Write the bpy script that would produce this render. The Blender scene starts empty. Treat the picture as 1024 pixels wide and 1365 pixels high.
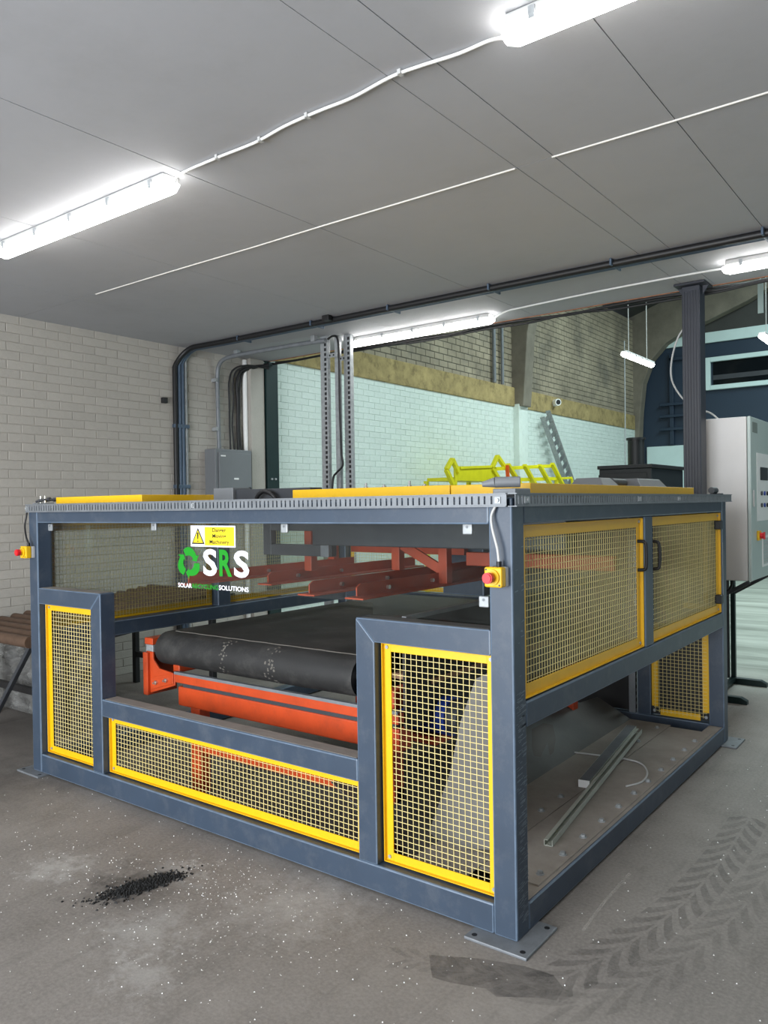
import bpy, math, random
from mathutils import Vector, Matrix
random.seed(7)
SC = bpy.context.scene
COL = SC.collection

# ------------------------------------------------------------------ camera
IMW, IMH, FPX = 1024.0, 1365.0, 1052.84
CAM = Vector((1.4038, -2.6502, 1.6678))
YAW, PITCH, ROLL = 0.6473, -0.0087, -0.0149
_f = Vector((-math.sin(YAW)*math.cos(PITCH), math.cos(YAW)*math.cos(PITCH), math.sin(PITCH)))
_r = Vector((math.cos(YAW), math.sin(YAW), 0)); _u = _r.cross(_f)
CR = math.cos(ROLL)*_r + math.sin(ROLL)*_u
CU = -math.sin(ROLL)*_r + math.cos(ROLL)*_u
cam_d = bpy.data.cameras.new('camera'); cam_o = bpy.data.objects.new('camera', cam_d); COL.objects.link(cam_o)
cam_d.sensor_fit = 'AUTO'; cam_d.sensor_width = 36.0; cam_d.lens = FPX/IMH*36.0
cam_d.clip_start = 0.05; cam_d.clip_end = 200
M = Matrix((CR, CU, -_f)).transposed().to_4x4(); M.translation = CAM
cam_o.matrix_world = M
SC.camera = cam_o

def hit(px, py, ax, val):
    """photo pixel -> point on the plane ax = val (metres)"""
    d = CR*((px-IMW/2)/FPX) + CU*(-(py-IMH/2)/FPX) + _f
    i = 'xyz'.index(ax)
    return CAM + d*((val-CAM[i])/d[i])

# ------------------------------------------------------------------ world, lights, exposure
w = bpy.data.worlds.new('world'); SC.world = w; w.use_nodes = True
bg = w.node_tree.nodes['Background']; bg.inputs[0].default_value = (0.72, 0.84, 1.0, 1); bg.inputs[1].default_value = 0.6
SC.view_settings.view_transform = 'Standard'; SC.view_settings.look = 'None'
SC.view_settings.gamma = 1.0; SC.view_settings.use_curve_mapping = False
SC.view_settings.exposure = 0.70
LAMP = 14.0           # radiance of the LED diffusers

def area(name, loc, size_x, size_y, aim, power, color):
    l = bpy.data.lights.new(name, 'AREA'); l.shape = 'RECTANGLE'; l.size = size_x; l.size_y = size_y
    l.energy = power; l.color = color
    o = bpy.data.objects.new(name, l); COL.objects.link(o); o.location = loc
    o.rotation_euler = Vector(aim).to_track_quat('-Z', 'Y').to_euler()
    return o
# unseen area lights: daylight from behind, fills added at the hall's side and top
area('unseen_rear_daylight', (-.9, -6.45, 1.6), 5.0, 3.1, (0, 1, 0), 480, (0.92, 0.96, 1.0))
area('hall_side_fill', (7.9, 9.5, 2.0), 5.0, 3.8, (-1, 0, 0), 90, (0.70, 0.95, .98))
area('hall_top_fill', (-0.5, 10.5, 7.4), 1.4, 9.0, (0, 0, -1), 500, (0.78, 0.96, .97))

# ------------------------------------------------------------------ helpers
def lin(c):
    return tuple(((v/255)/12.92 if v/255 <= 0.04045 else ((v/255+0.055)/1.055)**2.4) for v in c)

def nodes_of(m):
    m.use_nodes = True
    return m.node_tree, m.node_tree.nodes, m.node_tree.links

def mat(name, c, rough=0.5, metal=0.0, var=0.12, scale=6.0, bump=0.0, bscale=60.0, dirt=None, dirt_amt=0.5, dscale=3.0,
        rnd=0.0, coat=0.0, spec=0.5):
    """procedural paint / metal: c is sRGB 0-255; noise variation, optional dirt colour, optional bump"""
    m = bpy.data.materials.new(name); nt, N, L = nodes_of(m)
    b = N['Principled BSDF']; b.inputs['Roughness'].default_value = rough; b.inputs['Metallic'].default_value = metal
    b.inputs['Specular IOR Level'].default_value = spec
    if coat: b.inputs['Coat Weight'].default_value = coat
    base = lin(c)
    tc = N.new('ShaderNodeTexCoord')
    n = N.new('ShaderNodeTexNoise'); n.inputs['Scale'].default_value = scale; n.inputs['Detail'].default_value = 6
    n.inputs['Roughness'].default_value = 0.65
    L.new(tc.outputs['Object'], n.inputs['Vector'])
    r = N.new('ShaderNodeValToRGB')
    lo = tuple(max(0, v*(1-var)) for v in base); hi = tuple(min(1, v*(1+var)) for v in base)
    r.color_ramp.elements[0].position = 0.3; r.color_ramp.elements[1].position = 0.7
    r.color_ramp.elements[0].color = (*lo, 1); r.color_ramp.elements[1].color = (*hi, 1)
    L.new(n.outputs['Fac'], r.inputs['Fac']); out = r.outputs['Color']
    if dirt:
        n2 = N.new('ShaderNodeTexNoise'); n2.inputs['Scale'].default_value = dscale; n2.inputs['Detail'].default_value = 9
        n2.inputs['Roughness'].default_value = 0.72
        L.new(tc.outputs['Object'], n2.inputs['Vector'])
        r2 = N.new('ShaderNodeValToRGB'); r2.color_ramp.elements[0].position = 0.5; r2.color_ramp.elements[1].position = 0.72
        r2.color_ramp.elements[1].color = (dirt_amt,)*3 + (1,)
        L.new(n2.outputs['Fac'], r2.inputs['Fac'])
        mx = N.new('ShaderNodeMix'); mx.data_type = 'RGBA'; mx.inputs['B'].default_value = (*lin(dirt), 1)
        L.new(r2.outputs['Color'], mx.inputs['Factor']); L.new(out, mx.inputs['A']); out = mx.outputs['Result']
    if rnd:
        oi = N.new('ShaderNodeObjectInfo'); mr = N.new('ShaderNodeMapRange')
        mr.inputs['To Min'].default_value = 1-rnd; mr.inputs['To Max'].default_value = 1+rnd
        L.new(oi.outputs['Random'], mr.inputs['Value'])
        hs = N.new('ShaderNodeHueSaturation'); L.new(out, hs.inputs['Color']); L.new(mr.outputs['Result'], hs.inputs['Value'])
        out = hs.outputs['Color']
    L.new(out, b.inputs['Base Color'])
    if bump:
        n3 = N.new('ShaderNodeTexNoise'); n3.inputs['Scale'].default_value = bscale; n3.inputs['Detail'].default_value = 4
        L.new(tc.outputs['Object'], n3.inputs['Vector'])
        bp = N.new('ShaderNodeBump'); bp.inputs['Strength'].default_value = bump; bp.inputs['Distance'].default_value = 0.01
        L.new(n3.outputs['Fac'], bp.inputs['Height']); L.new(bp.outputs['Normal'], b.inputs['Normal'])
    return m

def mat_emit(name, col, s):
    m = bpy.data.materials.new(name); nt, N, L = nodes_of(m)
    b = N['Principled BSDF']; b.inputs['Base Color'].default_value = (.9, .9, .9, 1)
    b.inputs['Emission Color'].default_value = (*col, 1); b.inputs['Emission Strength'].default_value = s
    return m

def mat_clear(name, tint, dust=0.06, dustcol=(0.5, 0.5, 0.48), refl=0.5, rough=0.05):
    """clear sheet: transparent + fresnel gloss + a film of procedural dust and scratches"""
    m = bpy.data.materials.new(name); nt, N, L = nodes_of(m)
    N.remove(N['Principled BSDF']); out = N['Material Output']
    tr = N.new('ShaderNodeBsdfTransparent'); tr.inputs[0].default_value = (*tint, 1)
    gl = N.new('ShaderNodeBsdfGlossy'); gl.inputs['Roughness'].default_value = rough; gl.inputs[0].default_value = (refl,)*3+(1,)
    lw = N.new('ShaderNodeLayerWeight'); lw.inputs[0].default_value = .5
    pw = N.new('ShaderNodeMath'); pw.operation = 'POWER'; pw.inputs[1].default_value = 4.5; L.new(lw.outputs['Facing'], pw.inputs[0])
    fr = N.new('ShaderNodeMath'); fr.operation = 'MULTIPLY_ADD'; fr.inputs[1].default_value = .9; fr.inputs[2].default_value = .035; L.new(pw.outputs[0], fr.inputs[0])
    mx = N.new('ShaderNodeMixShader'); L.new(fr.outputs[0], mx.inputs[0]); L.new(tr.outputs[0], mx.inputs[1]); L.new(gl.outputs[0], mx.inputs[2])
    df = N.new('ShaderNodeBsdfDiffuse'); df.inputs[0].default_value = (*dustcol, 1)
    tc = N.new('ShaderNodeTexCoord'); mp = N.new('ShaderNodeMapping'); mp.inputs['Scale'].default_value = (5, 5, 14)
    mp.inputs['Rotation'].default_value = (0, 0.4, 0)
    n = N.new('ShaderNodeTexNoise'); n.inputs['Scale'].default_value = 1.6; n.inputs['Detail'].default_value = 10; n.inputs['Roughness'].default_value = .75
    L.new(tc.outputs['Object'], mp.inputs[0]); L.new(mp.outputs[0], n.inputs['Vector'])
    mr = N.new('ShaderNodeMapRange'); mr.inputs['From Min'].default_value = .35; mr.inputs['From Max'].default_value = .8
    mr.inputs['To Min'].default_value = dust*.35; mr.inputs['To Max'].default_value = dust*2.2
    L.new(n.outputs['Fac'], mr.inputs['Value'])
    m2 = N.new('ShaderNodeMixShader'); L.new(mr.outputs[0], m2.inputs[0]); L.new(mx.outputs[0], m2.inputs[1]); L.new(df.outputs[0], m2.inputs[2])
    L.new(m2.outputs[0], out.inputs[0])
    return m

class MB:
    """collects geometry in world coordinates; build() links it as one mesh object"""
    def __init__(s): s.v = []; s.f = []; s.sm = []
    def add(s, vs, fs, smooth=False):
        o = len(s.v); s.v += [tuple(p) for p in vs]
        for q in fs: s.f.append(tuple(i+o for i in q)); s.sm.append(smooth)
        return s
    def box(s, x0, x1, y0, y1, z0, z1):
        x0, x1 = min(x0, x1), max(x0, x1); y0, y1 = min(y0, y1), max(y0, y1); z0, z1 = min(z0, z1), max(z0, z1)
        return s.add([(x0,y0,z0),(x1,y0,z0),(x1,y1,z0),(x0,y1,z0),(x0,y0,z1),(x1,y0,z1),(x1,y1,z1),(x0,y1,z1)],
                     [(0,3,2,1),(4,5,6,7),(0,1,5,4),(1,2,6,5),(2,3,7,6),(3,0,4,7)])
    def obox(s, c, ax, ay, az, hx, hy, hz):
        c = Vector(c); ax = Vector(ax).normalized(); ay = Vector(ay).normalized(); az = Vector(az).normalized()
        vs = []
        for k in (-1, 1):
            for i, j in ((-1,-1),(1,-1),(1,1),(-1,1)): vs.append(c+ax*hx*i+ay*hy*j+az*hz*k)
        return s.add(vs, [(0,3,2,1),(4,5,6,7),(0,1,5,4),(1,2,6,5),(2,3,7,6),(3,0,4,7)])
    def bar(s, a, b, wd, ht, up=(0,0,1)):
        a = Vector(a); b = Vector(b); d = (b-a); up = Vector(up); sd = d.cross(up).normalized(); u2 = sd.cross(d).normalized()
        return s.obox((a+b)/2, d, sd, u2, d.length/2, wd/2, ht/2)
    def cyl(s, a, b, r, n=16, r2=None, cap=True, smooth=True):
        a = Vector(a); b = Vector(b); d = (b-a).normalized(); r2 = r if r2 is None else r2
        t = Vector((0,0,1)) if abs(d.z) < .9 else Vector((1,0,0)); p = d.cross(t).normalized(); q = d.cross(p)
        vs = []
        for c, rr in ((a, r), (b, r2)):
            for i in range(n):
                an = 2*math.pi*i/n; vs.append(c+(p*math.cos(an)+q*math.sin(an))*rr)
        s.add(vs, [(i, (i+1) % n, n+(i+1) % n, n+i) for i in range(n)], smooth)
        if cap: s.add(vs, [tuple(range(n-1, -1, -1)), tuple(range(n, 2*n))])
        return s
    def tube(s, pts, r, n=8, cap=True):
        pts = [Vector(p) for p in pts]; rings = []; prev = None
        for i, p in enumerate(pts):
            d = (pts[min(i+1, len(pts)-1)]-pts[max(i-1, 0)]).normalized()
            if prev is None:
                t = Vector((0,0,1)) if abs(d.z) < .9 else Vector((1,0,0)); prev = d.cross(t).normalized()
            else: prev = (prev-d*prev.dot(d)).normalized()
            q = d.cross(prev); rings.append([p+(prev*math.cos(2*math.pi*k/n)+q*math.sin(2*math.pi*k/n))*r for k in range(n)])
        vs = [v for rg in rings for v in rg]; fs = []
        for i in range(len(pts)-1):
            for k in range(n): fs.append((i*n+k, i*n+(k+1) % n, (i+1)*n+(k+1) % n, (i+1)*n+k))
        s.add(vs, fs, True)
        if cap:
            o = len(vs)-n; s.add(vs, [tuple(range(n-1, -1, -1)), tuple(range(o, o+n))])
        return s
    def prism(s, poly, ax, a, b):
        """poly: 2-D points in the two other axes (in xyz order); extruded along ax from a to b"""
        i = 'xyz'.index(ax); n = len(poly); vs = []
        for t in (a, b):
            for p in poly:
                q = list(p); q.insert(i, t); vs.append(tuple(q))
        return s.add(vs, [tuple(range(n-1, -1, -1)), tuple(range(n, 2*n))]+[(k, (k+1) % n, n+(k+1) % n, n+k) for k in range(n)])
    def ring(s, ax, a, b, u0, u1, v0, v1, wd):
        """rectangular picture-frame ring in the plane normal to ax, thickness a..b, band width wd"""
        i = 'xyz'.index(ax)
        def bx(p0, p1, q0, q1):
            lo = [p0, q0]; hi = [p1, q1]; lo.insert(i, a); hi.insert(i, b)
            s.box(lo[0], hi[0], lo[1], hi[1], lo[2], hi[2])
        bx(u0, u0+wd, v0, v1); bx(u1-wd, u1, v0, v1); bx(u0+wd, u1-wd, v0, v0+wd); bx(u0+wd, u1-wd, v1-wd, v1)
        return s
    def wires(s, ax, c, u0, u1, v0, v1, pu, pv, d):
        i = 'xyz'.index(ax)
        def P(u, v, k):
            q = [u, v]; q.insert(i, k); return Vector(q)
        u = u0+pu*.4
        while u < u1: s.cyl(P(u, v0, c), P(u, v1, c), d/2, 6, cap=False); u += pu
        v = v0+pv*.4
        while v < v1: s.cyl(P(u0, v, c+d*.8), P(u1, v, c+d*.8), d/2, 6, cap=False); v += pv
        return s
    def build(s, name, m, parent=None, bevel=0.0, seg=2, **props):
        base = Vector((0,0,0)); p = parent
        while p is not None: base += p.location; p = p.parent
        me = bpy.data.meshes.new(name)
        me.from_pydata([tuple(Vector(v)-base) for v in s.v], [], s.f); me.update()
        me.polygons.foreach_set('use_smooth', s.sm)
        me.materials.append(m)
        # consistent outward normals
        import bmesh
        bm = bmesh.new(); bm.from_mesh(me); bmesh.ops.recalc_face_normals(bm, faces=bm.faces); bm.to_mesh(me); bm.free()
        o = bpy.data.objects.new(name, me); COL.objects.link(o)
        if parent is not None: o.parent = parent
        if bevel:
            if m.name == 'slate_blue_paint': me.materials.append(bpy.data.materials['edge_highlight_paint'])
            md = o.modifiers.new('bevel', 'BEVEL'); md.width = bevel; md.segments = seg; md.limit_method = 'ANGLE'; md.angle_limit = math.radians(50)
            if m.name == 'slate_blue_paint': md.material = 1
        for k, v in props.items(): o[k] = v
        return o

def thing(name, label, cat, loc, group=None):
    o = bpy.data.objects.new(name, None); COL.objects.link(o); o.location = loc; o.empty_display_size = .1
    o['label'] = label; o['category'] = cat
    if group: o['group'] = group
    return o
def tag(o, label, cat, group=None):
    o['label'] = label; o['category'] = cat
    if group: o['group'] = group
    return o
def one(name, mb, m, label, cat, loc, group=None, bevel=0.0):
    """a thing that is one mesh with its origin at loc"""
    o = mb.build(name, m, None, bevel)
    o.data.transform(Matrix.Translation(-Vector(loc))); o.location = loc
    return tag(o, label, cat, group)
def spline(pts, k=6):
    pts = [Vector(p) for p in pts]; out = []
    for i in range(len(pts)-1):
        p0 = pts[max(i-1, 0)]; p1 = pts[i]; p2 = pts[i+1]; p3 = pts[min(i+2, len(pts)-1)]
        for j in range(k):
            t = j/k
            out.append(.5*((2*p1)+(p2-p0)*t+(2*p0-5*p1+4*p2-p3)*t*t+(3*p1-p0-3*p2+p3)*t**3))
    return out+[pts[-1]]
def text_mb(body, x0, x1, z0, z1, y, bold=0.0, tall=True):
    """lettering as flat geometry on the plane y, fitted into the box x0..x1, z0..z1, facing -y"""
    cu = bpy.data.curves.new('t', 'FONT'); cu.body = body; cu.size = 1; cu.offset = bold; cu.fill_mode = 'FRONT'
    cu.resolution_u = 3
    ob = bpy.data.objects.new('t', cu); COL.objects.link(ob)
    dg = bpy.context.evaluated_depsgraph_get(); me = bpy.data.meshes.new_from_object(ob.evaluated_get(dg))
    xs = [v.co.x for v in me.vertices]; ys = [v.co.y for v in me.vertices]
    ax, bx, ay, by = min(xs), max(xs), min(ys), max(ys)
    mb = MB()
    mb.add([(x0+(v.co.x-ax)/(bx-ax)*(x1-x0), y, z0+(v.co.y-ay)/(by-ay)*(z1-z0)) for v in me.vertices], [tuple(p.vertices) for p in me.polygons])
    bpy.data.objects.remove(ob); bpy.data.curves.remove(cu); bpy.data.meshes.remove(me)
    return mb

# ------------------------------------------------------------------ materials
BLUE = mat('slate_blue_paint', (53, 66, 82), .42, var=.1, scale=4, dirt=(120, 122, 124), dirt_amt=.22, dscale=7)
EDGE = mat('edge_highlight_paint', (92, 108, 126), .4, var=.25, scale=9)  # edge highlights painted in as lighter blue on the frame's bevels
YEL = mat('yellow_paint', (230, 180, 13), .42, var=.06, scale=9, dirt=(150, 120, 40), dirt_amt=.25, dscale=9)
YWIRE = mat('yellow_wire_paint', (236, 218, 150), .45, var=.05)
ORANGE = mat('orange_paint', (184, 66, 26), .4, var=.14, scale=5, dirt=(120, 50, 30), dirt_amt=.45, dscale=6)
REDOX = mat('red_oxide_paint', (172, 66, 32), .5, var=.15, scale=5, dirt=(110, 60, 45), dirt_amt=.4, dscale=6)
GALV = mat('galvanised_steel', (158, 162, 164), .45, .3, var=.18, scale=25)
GALVD = mat('dull_galvanised_steel', (120, 124, 128), .5, .3, var=.15, scale=14)
STEEL = mat('bright_zinc', (214, 214, 208), .3, .9, var=.08)
BLACKP = mat('black_plastic', (22, 22, 24), .5, var=.1)
RUBBER = mat('black_rubber_belt', (34, 34, 34), .62, var=.2, scale=3, dirt=(96, 94, 90), dirt_amt=.35, dscale=5, bump=.1, bscale=90)
CHALK = mat('chalk_dust', (98, 94, 88), .9, var=.2)
DARKG = mat('dark_grey_paint', (52, 55, 60), .5, var=.15, scale=4, dirt=(90, 90, 88), dirt_amt=.25)
NAVYC = mat('navy_column_paint', (32, 36, 46), .45, var=.15, scale=4)
REDP = mat('red_plastic', (206, 28, 36), .4, var=.05)
GREYP = mat('light_grey_plastic', (186, 186, 184), .5, var=.05)
WHITEP = mat('white_plastic', (232, 232, 230), .45, var=.04)
DUSTY = mat('dusty_steel_plate', (146, 139, 131), .8, var=.18, scale=4, dirt=(164, 157, 148), dirt_amt=.55, dscale=2.6, bump=.15)
CHUTE = mat('grey_sheet_metal', (84, 83, 81), .62, 0, var=.15, scale=3, dirt=(50, 42, 36), dirt_amt=.4, dscale=1.8)
ALU = mat('aluminium_profile', (186, 190, 180), .4, .25, var=.12, scale=9)
RUST = mat('rusty_brown_steel', (92, 72, 58), .6, .3, var=.22, scale=12, rnd=.12)
WOOD = mat('bare_timber', (150, 118, 92), .75, var=.2, scale=7, rnd=.1)
MOTORB = mat('blue_motor_paint', (32, 62, 150), .45, var=.1)
CLEAR = mat_clear('clear_acrylic_sheet', (.90, .92, .92), .010, (.42, .42, .40))
CLEAR2 = mat_clear('dusty_acrylic_pane', (.88, .90, .86), .03, (.5, .48, .38))
PLASTIC = mat_clear('crumpled_plastic_film', (.62, .62, .61), .22, (.52, .52, .5), rough=.2)
BRICKW = mat('cream_painted_brick', (172, 167, 159), .72, var=.05, scale=7, rnd=.035, bump=.25, bscale=45, dirt=(146, 141, 133), dirt_amt=.35, dscale=14)
MORTW = mat('cream_painted_mortar', (166, 161, 152), .8, var=.08, scale=8, bump=.3)
BRICKC = mat('pale_aqua_painted_brick', (212, 224, 217), .65, var=.05, scale=6, rnd=.03, bump=.25, bscale=45, dirt=(165, 176, 170), dirt_amt=.35, dscale=9)
MORTC = mat('pale_aqua_mortar', (202, 216, 210), .8, var=.08, scale=8)
BRICKB = mat('buff_brick', (152, 142, 122), .85, var=.3, scale=1.6, bump=.3, bscale=30, dirt=(96, 94, 88), dirt_amt=.8, dscale=.9)
MORTB = mat('dark_mortar', (84, 80, 70), .9, var=.15)
CONC = mat('rough_concrete_beam', (160, 142, 96), .88, var=.28, scale=5, bump=.6, bscale=14, dirt=(86, 74, 46), dirt_amt=.8, dscale=6)
CONCG = mat('grey_concrete', (118, 112, 100), .85, var=.2, scale=3, bump=.3, bscale=20)
BOARD = mat('painted_ceiling_board', (170, 171, 175), .78, var=.035, scale=2.2, dirt=(150, 150, 152), dirt_amt=.5, dscale=1.1, bump=.05, bscale=8)
JOINT = mat('white_joint_filler', (214, 212, 206), .8, var=.08, scale=20)
VOID = mat('dark_ceiling_void', (70, 68, 66), .9)
NAVYW = mat('navy_cladding', (28, 46, 64), .55, var=.1, scale=1)
PALEB = mat('pale_aqua_board', (196, 216, 214), .6, var=.05, scale=2)
ROOFM = mat('dark_roof_sheet', (60, 60, 58), .8, var=.2, scale=1)
CABG = mat('light_grey_cabinet_paint', (206, 204, 202), .45, var=.03, scale=2)
CABD = mat('cabinet_door_paint', (176, 190, 186), .45, var=.03, scale=2)
SKIN = mat('site_wall_paint', (126, 124, 120), .8, var=.05, scale=2)
DIFF = mat_emit('led_diffuser', (1.0, .985, .95), LAMP)
GLASSD = mat('dark_window_glass', (16, 20, 24), .08, var=.1)
TIMBERE = mat('raw_board_edge', (158, 104, 72), .85, var=.4, scale=14)
GREENC = mat('dark_green_column_paint', (16, 40, 40), .4, var=.1)
BOXG = mat('grey_enclosure_paint', (112, 115, 118), .5, var=.05, scale=3)
COND = mat('slate_conduit', (74, 90, 108), .4, .2, var=.15, scale=10)
LIME = mat('lime_yellow_paint', (222, 214, 22), .45, var=.08, scale=6)
GREEN = mat('decal_green', (0, 138, 16), .5, var=.02)
DECW = mat('decal_white', (238, 238, 244), .5, var=.01)
SIGNY = mat('sign_yellow', (252, 220, 30), .45, var=.02)
SIGNK = mat('sign_black', (20, 18, 16), .5, var=.02)

def floor_material():
    m = bpy.data.materials.new('worn_concrete_floor'); nt, N, L = nodes_of(m); b = N['Principled BSDF']
    tc = N.new('ShaderNodeTexCoord')
    def noise(sc, det=6, ro=.6, src=None):
        n = N.new('ShaderNodeTexNoise'); n.inputs['Scale'].default_value = sc; n.inputs['Detail'].default_value = det
        n.inputs['Roughness'].default_value = ro; L.new(src or tc.outputs['Object'], n.inputs['Vector']); return n.outputs['Fac']
    def ramp(f, p0, p1, c0, c1):
        r = N.new('ShaderNodeValToRGB'); r.color_ramp.elements[0].position = p0; r.color_ramp.elements[1].position = p1
        r.color_ramp.elements[0].color = (*c0, 1); r.color_ramp.elements[1].color = (*c1, 1); L.new(f, r.inputs['Fac']); return r.outputs['Color']
    def mix(f, a, bb, mode='MIX'):
        x = N.new('ShaderNodeMix'); x.data_type = 'RGBA'; x.blend_type = mode
        if isinstance(f, float): x.inputs['Factor'].default_value = f
        else: L.new(f, x.inputs['Factor'])
        for k, s in (('A', a), ('B', bb)):
            if isinstance(s, tuple): x.inputs[k].default_value = (*s, 1)
            else: L.new(s, x.inputs[k])
        return x.outputs['Result']
    c = ramp(noise(.9, 8, .62), .3, .7, lin((106, 100, 95)), lin((138, 132, 126)))
    c = mix(ramp(noise(3.2, 9, .7), .48, .75, (0, 0, 0), (.55,)*3), c, lin((96, 90, 84)))
    c = mix(ramp(noise(70, 3, .6), .35, .7, (0, 0, 0), (.35,)*3), c, lin((160, 155, 148)))
    # scuffs running along the traffic lane
    mp = N.new('ShaderNodeMapping'); mp.inputs['Scale'].default_value = (6, .7, 1); mp.inputs['Rotation'].default_value = (0, 0, 1.1)
    L.new(tc.outputs['Object'], mp.inputs[0])
    c = mix(ramp(noise(1.5, 8, .7, mp.outputs[0]), .52, .8, (0, 0, 0), (.5,)*3), c, lin((88, 84, 80)))
    def blob(x, y, r0, r1, amt):
        d = N.new('ShaderNodeVectorMath'); d.operation = 'DISTANCE'; d.inputs[1].default_value = (x, y, 0)
        L.new(tc.outputs['Object'], d.inputs[0])
        a = N.new('ShaderNodeMath'); a.operation = 'MULTIPLY_ADD'; a.inputs[1].default_value = 1.1; a.inputs[2].default_value = -.55
        L.new(noise(9, 9, .8), a.inputs[0])
        s = N.new('ShaderNodeMath'); s.operation = 'ADD'; L.new(d.outputs['Value'], s.inputs[0]); L.new(a.outputs[0], s.inputs[1])
        mr = N.new('ShaderNodeMapRange'); mr.inputs['From Min'].default_value = r0; mr.inputs['From Max'].default_value = r1
        mr.inputs['To Min'].default_value = amt; mr.inputs['To Max'].default_value = 0; mr.clamp = True
        L.new(s.outputs[0], mr.inputs['Value']); return mr.outputs[0]
    for x, y, r0, r1, amt in ((-1.55, -.38, .0, .16, .6), (-1.25, -.75, .0, .24, .3), (-2.05, -.65, .0, .18, .4), (-1.0, -.95, 0, .16, .25), (-.9, -.25, .0, .35, .35)):
        c = mix(blob(x, y, r0, r1, amt), c, lin((196, 194, 190)))
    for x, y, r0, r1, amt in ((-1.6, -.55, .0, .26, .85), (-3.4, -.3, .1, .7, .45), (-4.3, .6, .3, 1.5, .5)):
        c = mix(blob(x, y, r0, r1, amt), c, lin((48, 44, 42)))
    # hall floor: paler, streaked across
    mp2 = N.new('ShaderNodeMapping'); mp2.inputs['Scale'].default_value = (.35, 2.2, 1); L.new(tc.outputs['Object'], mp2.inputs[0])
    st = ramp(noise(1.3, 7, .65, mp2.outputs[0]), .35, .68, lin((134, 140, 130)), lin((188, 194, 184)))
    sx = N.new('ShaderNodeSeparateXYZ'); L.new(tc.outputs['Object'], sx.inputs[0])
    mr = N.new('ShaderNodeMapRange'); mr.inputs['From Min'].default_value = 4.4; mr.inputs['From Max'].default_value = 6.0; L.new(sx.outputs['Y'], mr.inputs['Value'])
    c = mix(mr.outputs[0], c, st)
    L.new(c, b.inputs['Base Color'])
    b.inputs['Roughness'].default_value = .72
    bp = N.new('ShaderNodeBump'); bp.inputs['Strength'].default_value = .25; bp.inputs['Distance'].default_value = .004
    L.new(noise(40, 5, .7), bp.inputs['Height']); L.new(bp.outputs['Normal'], b.inputs['Normal'])
    return m
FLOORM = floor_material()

def mat_mark(name, c, amt, scale):
    """thin worn film on the floor: broken up by noise"""
    m = bpy.data.materials.new(name); nt, N, L = nodes_of(m); b = N['Principled BSDF']
    b.inputs['Base Color'].default_value = (*lin(c), 1); b.inputs['Roughness'].default_value = .75
    tc = N.new('ShaderNodeTexCoord'); n = N.new('ShaderNodeTexNoise'); n.inputs['Scale'].default_value = scale; n.inputs['Detail'].default_value = 8
    n.inputs['Roughness'].default_value = .75
    L.new(tc.outputs['Object'], n.inputs['Vector'])
    mr = N.new('ShaderNodeMapRange'); mr.inputs['From Min'].default_value = .35; mr.inputs['From Max'].default_value = .65
    mr.inputs['To Min'].default_value = amt*.25; mr.inputs['To Max'].default_value = amt; L.new(n.outputs['Fac'], mr.inputs['Value'])
    L.new(mr.outputs[0], b.inputs['Alpha'])
    return m
TYRE = mat_mark('tyre_rubber_film', (40, 40, 42), .42, 9)
TYREM = mat_mark('tread_film', (52, 50, 50), .24, 9)
TYREL = mat_mark('faint_tyre_film', (60, 58, 56), .15, 9)

# ------------------------------------------------------------------ the setting
XW = -5.5; ZC = 3.411; YE = 4.1; YB = -6.5; XR = 8.0; YEND = 17.3; ZROOF = 6.2
def struct(name, mb, m, **k):
    return mb.build(name, m, None, kind='structure', **k)
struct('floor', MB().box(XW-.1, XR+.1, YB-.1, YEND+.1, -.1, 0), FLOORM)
FLOOR = bpy.data.objects['floor']
ceil = struct('ceiling', MB().box(XW, XR, YB, YE, ZC+.016, ZC+.22), VOID)
# plasterboard sheets
xs = [XW, -4.55, -3.22, -1.89, -.51, -.30, .30, 1.52, 2.74, 3.96, 5.18, 6.4, XR]
ys = [YB, -3.73, -1.33, 1.07, YE]
for j in range(len(ys)-1):
    for i in range(len(xs)-1):
        g = .0022
        MB().box(xs[i]+g, xs[i+1]-g, ys[j]+g, ys[j+1]-g, ZC+random.uniform(0, .0015), ZC+.0155).build('ceiling_board', BOARD, ceil)
MB().tube(spline([(x, 1.07+random.uniform(-.004, .004), ZC) for x in (-4.3, -3.22, -2.5, -1.89, -1.2, -.52)]), .006, 6).build('joint_filler', JOINT, ceil)
MB().tube(spline([(x, 1.07+random.uniform(-.004, .004), ZC) for x in (-.31, .3, .9, 1.6, 2.5)]), .006, 6).build('joint_filler', JOINT, ceil)
# raw edge of the boards along the opening to the hall
MB().box(XW+.02, XR, YE, YE+.012, ZC-.004, ZC+.03).build('board_edge', TIMBERE, ceil)

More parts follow.
